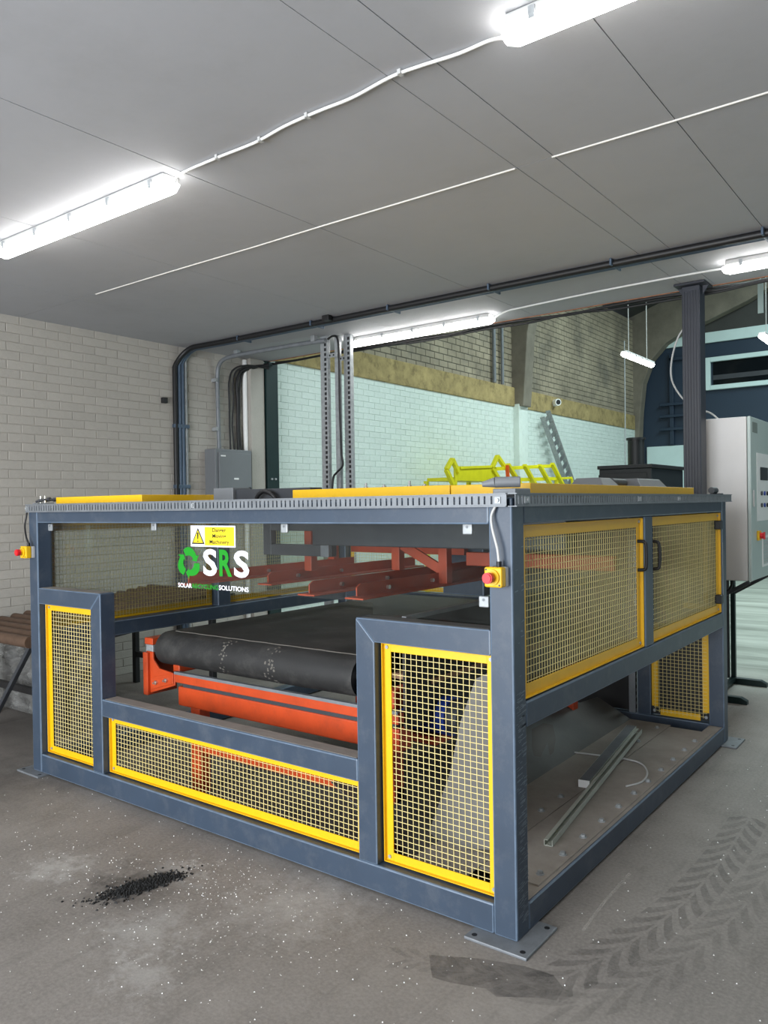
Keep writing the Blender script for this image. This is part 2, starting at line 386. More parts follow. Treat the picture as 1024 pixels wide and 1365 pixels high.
def brick_wall(name, axis_y0, axis_y1, z0, z1, m_b, m_m, x, nx, own, prefer, L_=.2525, H_=.0815, gap=.0045, thick=.1):
    """brick skin on the plane x facing +x; the `own` best bricks are parts, the rest one joined part"""
    back = struct(name, MB().box(x-thick, x-.004, axis_y0, axis_y1, z0, z1), m_m)
    bl = []; r = 0; z = z1-H_
    while z > z0-H_*.5:
        y = axis_y0-(L_/2 if r % 2 else 0)
        while y < axis_y1:
            a = max(y, axis_y0)+gap/2; b = min(y+L_, axis_y1)-gap/2
            if b-a > .05: bl.append((a, b, max(z, z0)+gap/2, z+H_-gap/2))
            y += L_
        z -= H_; r += 1
    bl.sort(key=prefer)
    def brick(mb, a, b, c, d, dx):
        e = .004
        mb.add([(x-.01, a, c), (x-.01, b, c), (x-.01, b, d), (x-.01, a, d),
                (x-.001+dx, a, c), (x-.001+dx, b, c), (x-.001+dx, b, d), (x-.001+dx, a, d),
                (x+.002+dx, a+e, c+e), (x+.002+dx, b-e, c+e), (x+.002+dx, b-e, d-e), (x+.002+dx, a+e, d-e)],
               [(8,9,10,11),(4,5,9,8),(5,6,10,9),(6,7,11,10),(7,4,8,11),(0,1,5,4),(1,2,6,5),(2,3,7,6),(3,0,4,7)])
    cache = {}
    for a, b, c, d in bl[:own]:
        k = (round(b-a, 3), round(d-c, 3))
        if k not in cache:
            mb = MB(); brick(mb, a, b, c, d, 0); o = mb.build('brick', m_b, back)
            me = o.data; cen = Vector((x, (a+b)/2, (c+d)/2)); me.transform(Matrix.Translation(-cen)); cache[k] = me
        else:
            o = bpy.data.objects.new('brick', cache[k]); COL.objects.link(o); o.parent = back
        o.location = (x+random.uniform(-.0012, .0014), (a+b)/2, (c+d)/2)
    if len(bl) > own:
        mb = MB()
        for a, b, c, d in bl[own:]: brick(mb, a, b, c, d, random.uniform(-.0012, .0014))
        mb.build('brickwork', m_b, back, kind='stuff')
    return back
def pref_near(q):
    a, b, c, d = q; y = (a+b)/2; z = (c+d)/2
    vis = (z > .78) and (y > .75)
    return (0 if vis else 1, y if y > .75 else 20-y)
def pref_hall(q):
    a, b, c, d = q; return (0 if c > 1.75 else 1, (a+b)/2)
WL = brick_wall('wall_left', YB, 4.02, 0, ZC+.01, BRICKW, MORTW, XW, 0, 300, pref_near)
WH = brick_wall('wall_left_hall', 4.02, YEND, 0, 3.46, BRICKC, MORTC, XW, 0, 300, pref_hall, H_=.083)
WU = brick_wall('wall_left_upper', 4.02, YEND, 3.80, ZROOF, BRICKB, MORTB, XW-.03, 0, 0, pref_hall, L_=.26, H_=.105, gap=.014)
struct('trim_1', MB().box(XW-.15, XW+.03, 4.2, 10.52, 3.455, 3.81).box(XW-.15, XW+.03, 10.84, 16.9, 3.455, 3.81), CONC, bevel=.012)
struct('wall_end', MB().box(XW-.1, XR+.1, YEND, YEND+.15, 0, 9.2), NAVYW)
we = bpy.data.objects['wall_end']
MB().box(-5.32, XR, YEND-.06, YEND, 5.45, 5.70).build('pale_band', PALEB, we, .005)
MB().box(-5.3, -4.3, YEND-.06, YEND, 1.2, 3.03).build('pale_board', PALEB, we, .005)
for z in (3.44, 3.76, 4.05):
    MB().box(-4.95, -3.95, YEND-.14, YEND, z-.035, z+.035).build('cladding_rail', NAVYW, we, .01)
MB().box(-4.72, -4.62, YEND-.1, YEND, 3.05, 5.3).build('cladding_post', NAVYW, we, .01)
MB().box(-4.72, -3.95, YEND-.1, YEND, 5.12, 5.2).build('cladding_rail', NAVYW, we, .01)
MB().box(-5.4, XR, YEND-.04, YEND, 5.70, 8.9).build('gable_panel', ROOFM, we)
win = struct('window_1', MB().box(-3.7, -1.0, YEND-.03, YEND-.01, 4.4, 4.99), GLASSD)
MB().ring('y', YEND-.10, YEND-.005, -3.86, -.85, 4.31, 5.09, .11).build('window_frame', PALEB, win, .01)
MB().box(-3.7, -1.0, YEND-.032, YEND-.028, 4.55, 4.66).build('glazing_reveal', DARKG, win)
# portal frames of the hall: leg and curved haunch and rafter
def portal(nm, y, t):
    out = [(-5.95, 0), (-5.95, 7.0), (.2, 8.9), (.2, 7.75)]
    inn = [(-2.87, 6.24), (-3.88, 5.87), (-4.38, 5.70), (-4.72, 5.52), (-5.06, 5.16), (-5.28, 4.6), (-5.36, 3.9), (-5.40, 3.2), (-5.40, 0)]
    return struct(nm, MB().prism(out+inn, 'y', y-t/2, y+t/2), CONCG, bevel=.015)
portal('trim_2', 17.1, .3)
mid = MB().prism([(-5.8, 3.46), (-5.8, 7.0), (-1.0, 8.5), (-1.0, 7.2), (-4.2, 6.3), (-4.75, 5.9), (-5.05, 5.4), (-5.2, 4.8), (-5.30, 3.46)], 'y', 10.52, 10.84)
struct('trim_3', mid, CONCG, bevel=.015)
struct('trim_4', MB().box(XW-.1, XW+.12, 10.5, 10.86, 0, 3.5), BRICKC, bevel=.01)
# pilaster and green column where the low ceiling ends
struct('trim_5', MB().box(XW-.1, XW+.10, 3.80, 4.02, 0, ZC), BRICKW, bevel=.006)
MB().tube([(XW+.03, 3.775, 0.02), (XW+.03, 3.775, ZC-.02)], .03, 10).build('trim_6', WHITEP, None, kind='structure')
# roof of the hall, hall front above the ceiling edge, far right and rear walls
struct('roof', MB().add([(XW-.3, YE+.1, ZROOF), (1.3, YE+.1, 8.6), (XR+.1, YE+.1, ZROOF), (XW-.3, YEND, ZROOF), (1.3, YEND, 8.6), (XR+.1, YEND, ZROOF)],
       [(0, 1, 4, 3), (1, 2, 5, 4)]), ROOFM)
struct('wall_hall_front', MB().box(XW-.3, XR+.1, YE+.02, YE+.1, ZC+.22, 9.0), SKIN)
wr = MB().box(XR, XR+.12, YB, 7.0, 0, 9).box(XR, XR+.12, 12, YEND, 0, 9).box(XR, XR+.12, 7.0, 12, 3.9, 9)
struct('wall_right', wr, SKIN)
wb = MB().box(XW-.1, -3.4, YB-.12, YB, 0, ZC).box(1.6, XR+.1, YB-.12, YB, 0, ZC).box(-3.4, 1.6, YB-.12, YB, 3.15, ZC)
struct('wall_back', wb, SKIN)

# floor marks (flat films lying on the floor)
def film(name, polys, m, z=.0006):
    mb = MB()
    for p in polys: mb.add([(q[0], q[1], z) for q in p], [tuple(range(len(p)))])
    return mb.build(name, m, FLOOR)
def fp(px, py): q = hit(px, py, 'z', 0); return (q.x, q.y)
film('skid_mark', [[fp(*q) for q in ((572, 1273), (640, 1278), (700, 1288), (738, 1300), (752, 1318), (742, 1334), (715, 1330), (662, 1329), (648, 1318), (600, 1310), (576, 1303))]], TYRE)
def track(pts, wpx, n, m, name, tread=True):
    pts = spline([Vector((*fp(*p), 0)) for p in pts], 12); polys = []
    ln = [0]
    for a, b in zip(pts, pts[1:]): ln.append(ln[-1]+(b-a).length)
    def at(s):
        for i in range(len(pts)-1):
            if ln[i+1] >= s:
                t = (s-ln[i])/max(1e-6, ln[i+1]-ln[i]); d = (pts[i+1]-pts[i]).normalized(); return pts[i].lerp(pts[i+1], t), d
        return pts[-1], (pts[-1]-pts[-2]).normalized()
    for k in range(n):
        s0 = ln[-1]*k/n; s1 = s0+ln[-1]/n*.55; lag = ln[-1]/n*1.1
        for sg in (-1, 1):
            row = []
            for s_, e in ((s0, 0), (s1, 1)):
                for j in range(4):
                    u = j/3; p, d = at(min(ln[-1], s_+lag*(1-u)**1.5)); nrm = Vector((-d.y, d.x, 0))
                    row.append(p+nrm*sg*(u*wpx+.006))
            polys.append([row[0], row[1], row[2], row[3], row[7], row[6], row[5], row[4]])
    return film(name, polys, m)
track([(720, 1318), (780, 1290), (850, 1250), (910, 1205), (960, 1150), (1000, 1090)], .085, 17, TYREM, 'tyre_track')
track([(690, 1352), (800, 1330), (900, 1285), (985, 1215), (1040, 1140)], .08, 14, TYREL, 'tyre_track')
track([(515, 1276), (560, 1280), (600, 1290), (650, 1300), (735, 1315)], .06, 9, TYREL, 'tyre_track')
film('scratch_mark', [[fp(775, 1240), fp(805, 1200), fp(838, 1163), fp(842, 1165), fp(808, 1203), fp(778, 1243)]], mat_mark('chalk_scratch', (190, 184, 176), .6, 30))

# ------------------------------------------------------------------ the guarded machine
LM, DM, Z0, ZT = 3.443, 3.118, .0, 1.69
mach = thing('guarded_machine', 'large slate blue framed machine enclosure with yellow mesh guards and danger sign', 'machine', (0, 0, 0))
BV = .007
def rail(x0, x1, y0, y1, z0, z1, nm='rail'):
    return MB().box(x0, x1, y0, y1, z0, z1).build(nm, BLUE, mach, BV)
P_ = .1
for x in (-LM, -P_):
    for y in (0, DM-P_): rail(x, x+P_, y, y+P_, .012, ZT, 'post')
ZB = .12; ZTR = 1.588
e = .0008
for y in (0, DM-P_):                                         # front and back top and bottom rails
    rail(-LM+P_+e, -P_-e, y+.001, y+P_, ZTR, ZT-.001, 'top_rail')
    rail(-LM+P_+e, -P_-e, y+.001, y+P_-.01, .012, ZB+.008, 'bottom_rail')
for x in (-LM, -P_):                                          # side rails
    rail(x+.001, x+P_-.001, P_+e, DM-P_-e, ZTR, ZT-.001, 'top_rail')
    rail(x+.001, x+P_-.001, P_+e, DM-P_-e, .80, .90, 'middle_rail')
    rail(x+.001, x+P_-.001, P_+e, DM-P_-e, .012, ZB, 'bottom_rail')
    rail(x+.002, x+P_-.002, 1.475, 1.60, .9+e, ZTR-e, 'middle_post')
rail(-LM+P_+e, -P_-e, DM-P_+.001, DM-.001, .80, .90, 'middle_rail')
rail(-.60, -.50, DM-P_+.002, DM-.002, ZB+.009, .8-e, 'middle_post')
# front lower framework with mitred corners
def mitre_rail(xa, xb, za, zb, side):
    # horizontal rail whose free end is mitred; side=+1 the free end is at xb, -1 at xa
    p = [(xa, za), (xb-(.1 if side > 0 else 0), za), (xb, zb), (xa, zb)] if side > 0 else [(xa+.1, za), (xb, za), (xb, zb), (xa, zb)]
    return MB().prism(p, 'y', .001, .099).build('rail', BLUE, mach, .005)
def mitre_post(xa, xb, za, zb, side):
    p = [(xa, za), (xb, za), (xb, zb), (xa, zb-.1)] if side > 0 else [(xa, za), (xb, za), (xb, zb-.1), (xa, zb)]
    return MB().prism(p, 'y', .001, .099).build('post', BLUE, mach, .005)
mitre_rail(-LM+P_+e, -2.675, 1.078, 1.178, 1); mitre_post(-2.775, -2.675, ZB+.009, 1.178, 1)
mitre_rail(-.765, -P_-e, 1.083, 1.183, -1); mitre_post(-.765, -.665, ZB+.009, 1.183, -1)
MB().box(-2.675+e, -.765-e, .001, .099, .465, .565).build('rail', BLUE, mach, BV)
# dust lying on the low rail and on the ledges
for q in ((-2.66, -.78, .565), (-3.33, -2.70, 1.178), (-.74, -.11, 1.183)):
    MB().box(q[0], q[1], .012, .094, q[2], q[2]+.0012).build('dust_film', CHUTE if q[2] > 1.18 else DUSTY, mach)
MB().box(-.096, -.012, .12, 3.0, ZB, ZB+.001).build('dust_film', DUSTY, mach)
# weld seams and paint edges at the corner post
MB().box(-.1005, -.0995, -.0006, .0, 1.09, 1.18).build('weld_seam', GREYP, mach)
MB().box(-.1005, -.0995, -.0006, .0, 1.60, 1.655).build('weld_seam', GREYP, mach)
chip = MB()
rr = random.Random(3)
for s in range(190):
    z = rr.uniform(.06, .95) if rr.random() < .9 else rr.uniform(.95, 1.5); y = rr.uniform(.01, .075); l = rr.uniform(.008, .05)
    chip.add([(.0007, y, z), (.0007, min(.097, y+l), z+l*.12), (.0007, min(.097, y+l), z+l*.12+rr.uniform(.001, .006)), (.0007, y, z+rr.uniform(.001, .004))], [(0, 1, 2, 3)])
chip.build('paint_scratches', mat('bare_scratched_steel', (118, 128, 138), .6, .2), mach, kind='stuff')
for (x0, x1, y0, y1) in ((-.19, .075, -.075, .19), (-LM-.09, -LM+.16, -.06, .19), (-.17, .09, DM-.16, DM+.08), (-LM-.08, -LM+.17, DM-.17, DM+.08)):
    fpz = MB().box(x0, x1, y0, y1, 0, .012).build('foot_plate', GALVD, mach, .003)
    for bx, by in ((x0+.03, y0+.03), (x1-.03, y0+.03), (x1-.03, y1-.03), (x0+.03, y1-.03)):
        MB().cyl((bx, by, .0115), (bx, by, .0128), .011, 12).build('bolt_hole', BLACKP, fpz)

def guard(ax, c, out, u0, u1, v0, v1, pu, pv, wd=.039, lip=.021, chamfer=False):
    """yellow angle frame with welded wire mesh; out = direction (+1/-1) of the outside along ax"""
    t = .004; mb = MB()
    mb.ring(ax, c, c+t*out, u0, u1, v0, v1, wd)
    mb.ring(ax, c, c+lip*out, u0, u1, v0, v1, t)
    f = mb.build('mesh_guard', YEL, mach, .0012, 1)
    w = MB().wires(ax, c-.004*out, u0+wd*.35, u1-wd*.35, v0+wd*.35, v1-wd*.35, pu, pv, .003)
    w.build('wire_mesh', YWIRE, f)
    i = 'xyz'.index(ax)
    for a, b in ((u0+.02, v0+.02), (u1-.02, v0+.02), (u0+.02, v1-.02), (u1-.02, v1-.02)):
        p = [a, b]; p.insert(i, c+t*out); q = [a, b]; q.insert(i, c+(t+.005)*out)
        MB().cyl(p, q, .008, 10).build('bolt', GALV, f)
    return f
YG = .061
guard('y', YG, -1, -3.335, -2.783, .135, 1.072, .0285, .0252)
guard('y', YG, -1, -2.667, -.773, .135, .460, .0285, .0252)
guard('y', YG, -1, -.657, -.108, .135, 1.078, .0285, .0252)
XG = -.03
def door(xf, out, y0, y1):
    g = guard('x', xf, out, y0, y1, .906, 1.582, .025, .028, wd=.05)
    MB().box(xf-.022*out, xf-.017*out, y0+.02, y1-.02, .925, 1.565).build('clear_pane', CLEAR2, g)
    return g
d1 = door(XG, 1, .108, 1.468); d2 = door(XG, 1, 1.607, DM-P_-.006)
door(-LM+.03, -1, .108, 1.468); door(-LM+.03, -1, 1.607, DM-P_-.006)
rail(-1.775, -1.675, DM-P_+.002, DM-.002, .9+e, ZTR-e, 'middle_post')
guard('y', DM-.03, 1, -3.335, -1.783, .906, 1.582, .0285, .0252)
guard('y', DM-.03, 1, -1.667, -.108, .906, 1.582, .0285, .0252)
MB().box(-1.60, -.665, DM-.05, DM-.046, ZB+.01, .80).build('backing_sheet', BLACKP, mach)
# door handles and latches on the right side
def handle(parent, y, z0, z1, off=.045):
    xh = XG+.004
    MB().tube(spline([(xh, y, z0), (xh+off*.8, y, z0+.004), (xh+off, y, z0+.03), (xh+off, y, z1-.03), (xh+off*.8, y, z1-.004), (xh, y, z1)], 4), .009, 8).build('handle', BLACKP, parent)
handle(d1, 1.43, 1.31, 1.46); handle(d2, 1.64, 1.30, 1.45)
for z in (1.0, 1.50): MB().box(-.03, .012, 2.93, 2.985, z-.03, z+.03).build('latch', BLACKP, d2, .006)
MB().box(0, .0012, DM-.098, DM-.094, 1.02, 1.38).build('weld_seam', GREYP, mach)
# lower guard at the back, corners cut
g = MB()
xa, xb, za, zb = -.498, -.102, .135, .797; yb = DM-P_+.02; ww = .045; ch = .06
g.box(xa, xa+ww, yb, yb+.004, za+ch, zb).box(xb-ww, xb, yb, yb+.004, za+ch, zb).box(xa+ch, xb-ch, yb, yb+.004, za, za+ww)
gb = g.build('mesh_guard', YEL, mach)
MB().box(xa, xb, yb+.02, yb+.024, za, zb).build('backing_sheet', BLACKP, gb)
MB().wires('y', yb-.004, xa+.015, xb-.015, za+.02, zb, .0275, .025, .0034).build('wire_mesh', YWIRE, gb)
for x in (xa+.02, xb-.02): MB().cyl((x, yb-.01, za+.03), (x, yb+.01, za+.03), .011, 10).build('bolt', GALV, gb)
# slotted strut standing beside the back post
st = MB().box(-.66, -.612, DM-.10, DM-.06, ZB+.008, .8)
so = st.build('slotted_strut', GALVD, mach, .002)
for k in range(13):
    z = .16+k*.048; MB().box(-.6125, -.6112, DM-.09, DM-.072, z, z+.026).build('slot', BLACKP, so)

# clear front sheet, stepped lower edge
YA = .086
shp = [(-3.342, 1.182), (-2.56, 1.182), (-2.56, 1.240), (-.735, 1.240), (-.735, 1.19), (-.102, 1.19), (-.102, 1.60), (-3.342, 1.60)]
ac = MB().prism(shp, 'y', YA, YA+.005).build('clear_front_sheet', CLEAR, mach)
for px, py in ((68, 703), (206, 702), (380, 704), (624, 705), (646, 802)):
    q = hit(px, py, 'y', YA-.004); sz = .022
    b_ = MB().box(q.x-sz, q.x+sz, YA-.012, YA, q.z-sz, q.z+sz).build('fixing_clip', GALV, mach, .004)
    MB().cyl((q.x, YA-.014, q.z+.008), (q.x, YA-.012, q.z+.008), .006, 8).build('screw', GALVD, b_)
# danger sign
YS = YA-.003
a = hit(254, 700.5, 'y', YS); b = hit(314, 730, 'y', YS); mid_l = hit(273, 715, 'y', YS).x
sign = MB().box(a.x, b.x, YS, YA-.0005, b.z, a.z).build('warning_sign', DECW, mach, label='white and yellow danger sign')
MB().box(mid_l, b.x-.008, YS-.0006, YS, b.z+.007, a.z-.007).build('sign_panel', SIGNY, sign)
cx = (a.x+mid_l)/2+.003; tz0, tz1 = b.z+.013, a.z-.012; hw = (mid_l-a.x)*.46
MB().prism([(cx-hw, tz0), (cx+hw, tz0), (cx, tz1)], 'y', YS-.0006, YS).build('warning_triangle', SIGNK, sign)
k = .76; tm = tz0+(tz1-tz0)*.36
MB().prism([(cx+(x-cx)*k, tm+(z-tm)*k) for x, z in ((cx-hw, tz0), (cx+hw, tz0), (cx, tz1))], 'y', YS-.0012, YS-.0006).build('triangle_fill', SIGNY, sign)
MB().prism([(cx-.0035, tm-.006), (cx+.0035, tm-.006), (cx+.0065, tm+.030), (cx-.0065, tm+.030)], 'y', YS-.0018, YS-.0012).cyl((cx, YS-.0018, tm-.016), (cx, YS-.0012, tm-.016), .005, 10).build('exclamation_mark', SIGNK, sign)
hh = a.z-b.z; mx_ = (mid_l+b.x-.008)/2
for i, (t, wd) in enumerate((('Danger', .104), ('Moving', .104), ('Machinery', .150))):
    zc = a.z-hh*(.23+.275*i)
    text_mb(t, mx_-wd/2, mx_+wd/2, zc-.015, zc+.013, YS-.0009, .018).build('sign_lettering', SIGNK, sign)
# logo decal
def pbox(x0, y0, x1, y1):
    p = hit(x0, y0, 'y', YS); q = hit(x1, y1, 'y', YS); return p.x, q.x, q.z, p.z
x0, x1, z0, z1 = pbox(270.5, 731.5, 289.5, 768.5)
logo = text_mb('S', x0, x1, z0, z1, YS, .03).build('logo_lettering', DECW, mach)
x0, x1, z0, z1 = pbox(292, 732.5, 309.5, 769)
text_mb('R', x0, x1, z0, z1, YS, .03).build('logo_lettering', GREEN, mach)
x0, x1, z0, z1 = pbox(311.5, 733.5, 332.5, 771)
text_mb('S', x0, x1, z0, z1, YS, .03).build('logo_lettering', DECW, mach)
for t, m_, bx in (('SOLAR', DECW, (237.5, 776.5, 256, 784)), ('RECYCLING', GREEN, (256.5, 777.8, 291, 786.5)), ('SOLUTIONS', DECW, (291.8, 780, 331.5, 789.5))):
    x0, x1, z0, z1 = pbox(*bx); text_mb(t, x0, x1, z0, z1, YS, .02).build('logo_lettering', m_, mach)
x0, x1, z0, z1 = pbox(237, 730, 266.5, 771)
cx, cz, rx, rz = (x0+x1)/2, (z0+z1)/2, (x1-x0)/2, (z1-z0)/2
rec = MB()
for k in range(3):
    base = math.radians(90-58-120*k); pts_o = []; pts_i = []
    n = 8
    for j in range(n+1):
        an = base+math.radians(88)*j/n
        # rounded-triangle ring
        tri = 1.0+.10*math.cos(3*(an-math.pi/2))
        pts_o.append((cx+rx*.97*tri*math.cos(an), cz+rz*.97*tri*math.sin(an)))
        pts_i.append((cx+rx*.50*math.cos(an), cz+rz*.50*math.sin(an)))
    an = base-math.radians(16); an2 = base
    tip = (cx+rx*.72*math.cos(base-math.radians(24)), cz+rz*.72*math.sin(base-math.radians(24)))
    ho = (cx+rx*1.12*math.cos(base), cz+rz*1.12*math.sin(base)); hi = (cx+rx*.34*math.cos(base), cz+rz*.34*math.sin(base))
    poly = [tip, ho]+pts_o+pts_i[::-1]+[hi]
    rec.add([(p[0], YS, p[1]) for p in poly], [tuple(range(len(poly)))])
rec.build('recycling_arrows', GREEN, mach)

# emergency stops
def estop(x, z):
    b_ = MB().box(x-.036, x+.036, -.024, 0, z-.037, z+.037).build('stop_button_box', GREYP, mach, .004, label='yellow emergency stop with red button')
    MB().box(x-.037, x+.037, -.062, -.024, z-.038, z+.038).build('cover', YEL, b_, .007)
    MB().cyl((x, -.07, z), (x, -.062, z), .03, 20).cyl((x, -.085, z), (x, -.07, z), .014, 16).build('collar', YEL, b_)
    MB().cyl((x, -.104, z), (x, -.084, z), .021, 20, r2=.02).cyl((x, -.108, z), (x, -.104, z), .017, 20).build('mushroom_button', REDP, b_)
    for sx, sz in ((-1, 1), (1, -1)): MB().cyl((x+sx*.028, -.063, z+sz*.029), (x+sx*.028, -.0615, z+sz*.029), .004, 8).build('screw', DARKG, b_)
    MB().cyl((x+.01, -.03, z+.037), (x+.01, -.03, z+.058), .010, 10).build('cable_gland', BLACKP, b_)
    return b_
estop(-.05, 1.392); estop(-3.405, 1.405)
MB().tube(spline([(-.04, -.03, 1.45), (-.045, -.032, 1.50), (-.065, -.03, 1.57), (-.075, -.02, 1.62), (-.06, -.012, 1.66)]), .0055, 8).build('cable', GREYP, mach)
MB().tube(spline([(-3.395, -.03, 1.462), (-3.42, -.03, 1.5), (-3.452, -.02, 1.57), (-3.45, -.01, 1.63), (-3.44, -.01, 1.66)]), .0055, 8).build('cable', BLACKP, mach)

# perforated cable tray round the top
def tray(fn, l0, l1):
    """fn(l, o, z) -> point; l along, o outwards, z up"""
    mb = MB()
    def bx(la, lb, oa, ob, za, zb):
        c = [fn(l, o, z) for z in (za, zb) for l, o in ((la, oa), (lb, oa), (lb, ob), (la, ob))]
        mb.add(c, [(0,3,2,1),(4,5,6,7),(0,1,5,4),(1,2,6,5),(2,3,7,6),(3,0,4,7)])
    za, zb = 1.655, 1.706; o = .032
    bx(l0, l1, .001, o+.006, za, za+.0035); bx(l0, l1, .001, o+.006, zb-.0035, zb)      # lips
    bx(l0, l1, o-.002, o, za+.0035, za+.010); bx(l0, l1, o-.002, o, zb-.010, zb-.0035)
    l = l0
    while l < l1-.06:
        bx(l, l+.017, o-.002, o, za+.010, zb-.010)
        bx(l+.025, l+.047, o-.002, o, za+.010, zb-.010)
        l += .055
    bx(l, l1, o-.002, o, za+.010, zb-.010)
    return mb.build('cable_tray', GALVD, mach)
tray(lambda l, o, z: (l, -o, z), -LM+.025, -.004)
tray(lambda l, o, z: (o, l, z), -.03, DM+.02)
for x in (-3.40, -1.79, -.04):
    MB().box(x-.012, x+.012, -.036, -.032, 1.668, 1.692).cyl((x, -.042, 1.68), (x, -.036, 1.68), .008, 10).build('tray_clip', GALV, mach)
for y in (.06, 1.30, 1.95): MB().box(.032, .036, y-.02, y+.02, 1.668, 1.692).cyl((.036, y, 1.68), (.042, y, 1.68), .007, 10).build('tray_clip', GALV, mach)
MB().box(-LM+.02, -.02, .02, .10, ZT, ZT+.012).build('tray_shelf', GALVD, mach)

# yellow top covers and what sits between them
zl0, zl1 = 1.703, 1.748
MB().box(-3.29, -2.40, .10, 1.02, zl0, zl1).build('top_cover', YEL, mach, .003)
MB().box(-1.47, -.50, .36, 2.72, zl0, zl1+.006).build('top_cover', YEL, mach, .003)
MB().box(-.495, -.10, .36, 2.72, zl0, zl1+.004).build('top_cover', YEL, mach, .003)
for xq in (-2.42, -2.22, -1.55, -.55): MB().box(xq, xq+.09, P_+e, DM-P_-e, ZTR+.02, ZT+.0025).build('cross_rail', DARKG, mach, .004)
MB().box(-2.23, -2.06, .48, .62, ZT+.003, 1.782).build('junction_box', BOXG, mach, .004)
MB().box(-2.055, -1.475, .50, .60, ZT+.003, 1.770).build('dark_beam', DARKG, mach, .003)
MB().tube(spline([(-1.86, .47, 1.70), (-1.83, .46, 1.735), (-1.78, .46, 1.755), (-1.72, .46, 1.735), (-1.70, .47, 1.705)]), .012, 8).build('hook', BLACKP, mach)
for px, py in ((488, 644), (512, 646), (546, 641), (566, 645)):
    q = hit(px, py, 'y', .6); MB().cyl((q.x, .6, zl1), (q.x, .6, q.z), .006, 8).cyl((q.x, .6, zl1+.006), (q.x, .6, zl1+.018), .011, 6).build('stud', GALV, mach)
def clamp(x, y, z, a):
    c, s = math.cos(a), math.sin(a)
    def R(u, v, w_): return (x+u*c-v*s, y+u*s+v*c, z+w_)
    b_ = MB().obox(R(0, 0, .006), (c, s, 0), (-s, c, 0), (0, 0, 1), .05, .02, .006).build('toggle_clamp', GALVD, mach)
    MB().tube([R(-.04, 0, .02), R(0, 0, .032), R(.05, 0, .030)], .008, 8).cyl(R(.05, 0, .03), R(.085, 0, .034), .013, 10).build('clamp_arm', DARKG, b_)
    MB().cyl(R(0, 0, .012), R(0, 0, .055), .006, 8).build('clamp_bolt', STEEL, b_)
clamp(-3.40, .06, ZT+.013, 0.2); clamp(-3.33, .05, ZT+.013, 1.3)
# grey knob unit over the corner
q = MB().cyl((-.14, .13, 1.752), (-.05, .17, 1.752), .022, 14).cyl((-.19, .115, 1.745), (-.14, .13, 1.752), .010, 12, r2=.021).build('knob_unit', BOXG, mach, .002)
MB().box(-.13, -.03, .09, .22, ZT+.0025, 1.726).build('knob_base', GALVD, q, .004)
q = MB().cyl((-.06, DM-.13, 1.735), (-.06, DM-.03, 1.735), .022, 12).box(-.09, -.02, DM-.06, DM+.02, ZT+.003, 1.715).build('knob_unit', DARKG, mach, .002)
# two hooded sensor boxes on the right cover
for y0, y1, hgt in ((1.42, 1.66, .052), (2.0, 2.5, .058)):
    vs = [(-.40, y0, zl1+.004), (-.2, y0, zl1+.004), (-.2, y1, zl1+.004), (-.40, y1, zl1+.004), (-.38, y0+.05, zl1+hgt), (-.24, y0+.05, zl1+hgt), (-.24, y1-.04, zl1+hgt), (-.38, y1-.04, zl1+hgt)]
    MB().add(vs, [(0,3,2,1),(4,5,6,7),(0,1,5,4),(1,2,6,5),(2,3,7,6),(3,0,4,7)]).build('sensor_hood', BOXG, mach, .006)
MB().cyl((-.3, 1.78, zl1+.03), (-.3, 1.98, zl1+.03), .026, 12).build('motor_cap', DARKG, mach)

# floor of the side bay: bolted plates and the sloping chute
pz0, pz1 = ZB+.001, ZB+.008
p1 = MB().box(-.302, -.028, .24, 2.80, pz0, pz1).build('base_plate', DUSTY, mach)
p2 = MB().box(-.62, -.306, .12, 2.84, pz0, pz1).build('base_plate', DUSTY, mach)
MB().box(-.305, -.303, .2, 2.82, pz1-.004, pz1-.002).build('plate_joint', BLACKP, mach)
def boltset(par, x, ys_):
    for y in ys_:
        MB().cyl((x, y, pz1), (x, y, pz1+.003), .018, 12).cyl((x, y, pz1+.003), (x, y, pz1+.014), .011, 6, smooth=False).build('bolt', GALV, par)
boltset(p1, -.065, [.33+.222*k for k in range(11)]); boltset(p2, -.36, [.95, 1.18, 2.35, 2.72]); boltset(p2, -.34, [.5])
ct = .003
vs = [(-.585, .15, pz1), (-.585, 2.84, pz1), (-.826, 2.84, .252), (-1.05, .15, .368)]
vs += [(v[0]-ct, v[1], v[2]-ct) for v in vs]
MB().add(vs, [(0,1,2,3),(7,6,5,4),(0,4,5,1),(1,5,6,2),(2,6,7,3),(3,7,4,0)]).build('chute_sheet', CHUTE, mach)
# oily streak on the chute
A_, B_, D_ = Vector(vs[0]), Vector(vs[1]), Vector(vs[3]); nrm = (B_-A_).cross(D_-A_).normalized(); nrm = nrm if nrm.z > 0 else -nrm
def onch(px, py):
    p = hit(px, py, 'z', 0); d = p-CAM; return CAM+d*((A_-CAM).dot(nrm)/d.dot(nrm))+nrm*.0008
MB().add([onch(*t) for t in ((709, 972), (724, 964), (737, 966), (741, 985), (738, 1003), (733, 1007), (730, 990), (726, 998), (721, 1009), (712, 1008), (709, 996))], [tuple(range(11))]).build('oil_streak', mat('dried_oil', (62, 50, 40), .6), mach)
# grey cheek plate of the discharge hopper, behind the front guard
yc = .36
ck = [hit(px, py, 'y', yc) for px, py in ((562, 1128), (575, 1100), (600, 1030), (614, 962), (634, 905), (656, 895), (660, 1133))]
MB().prism([(p.x, p.z) for p in ck], 'y', yc, yc+.004).build('hopper_cheek', mat('dusty_grey_sheet', (112, 110, 106), .7, .1, var=.15, scale=4), mach)

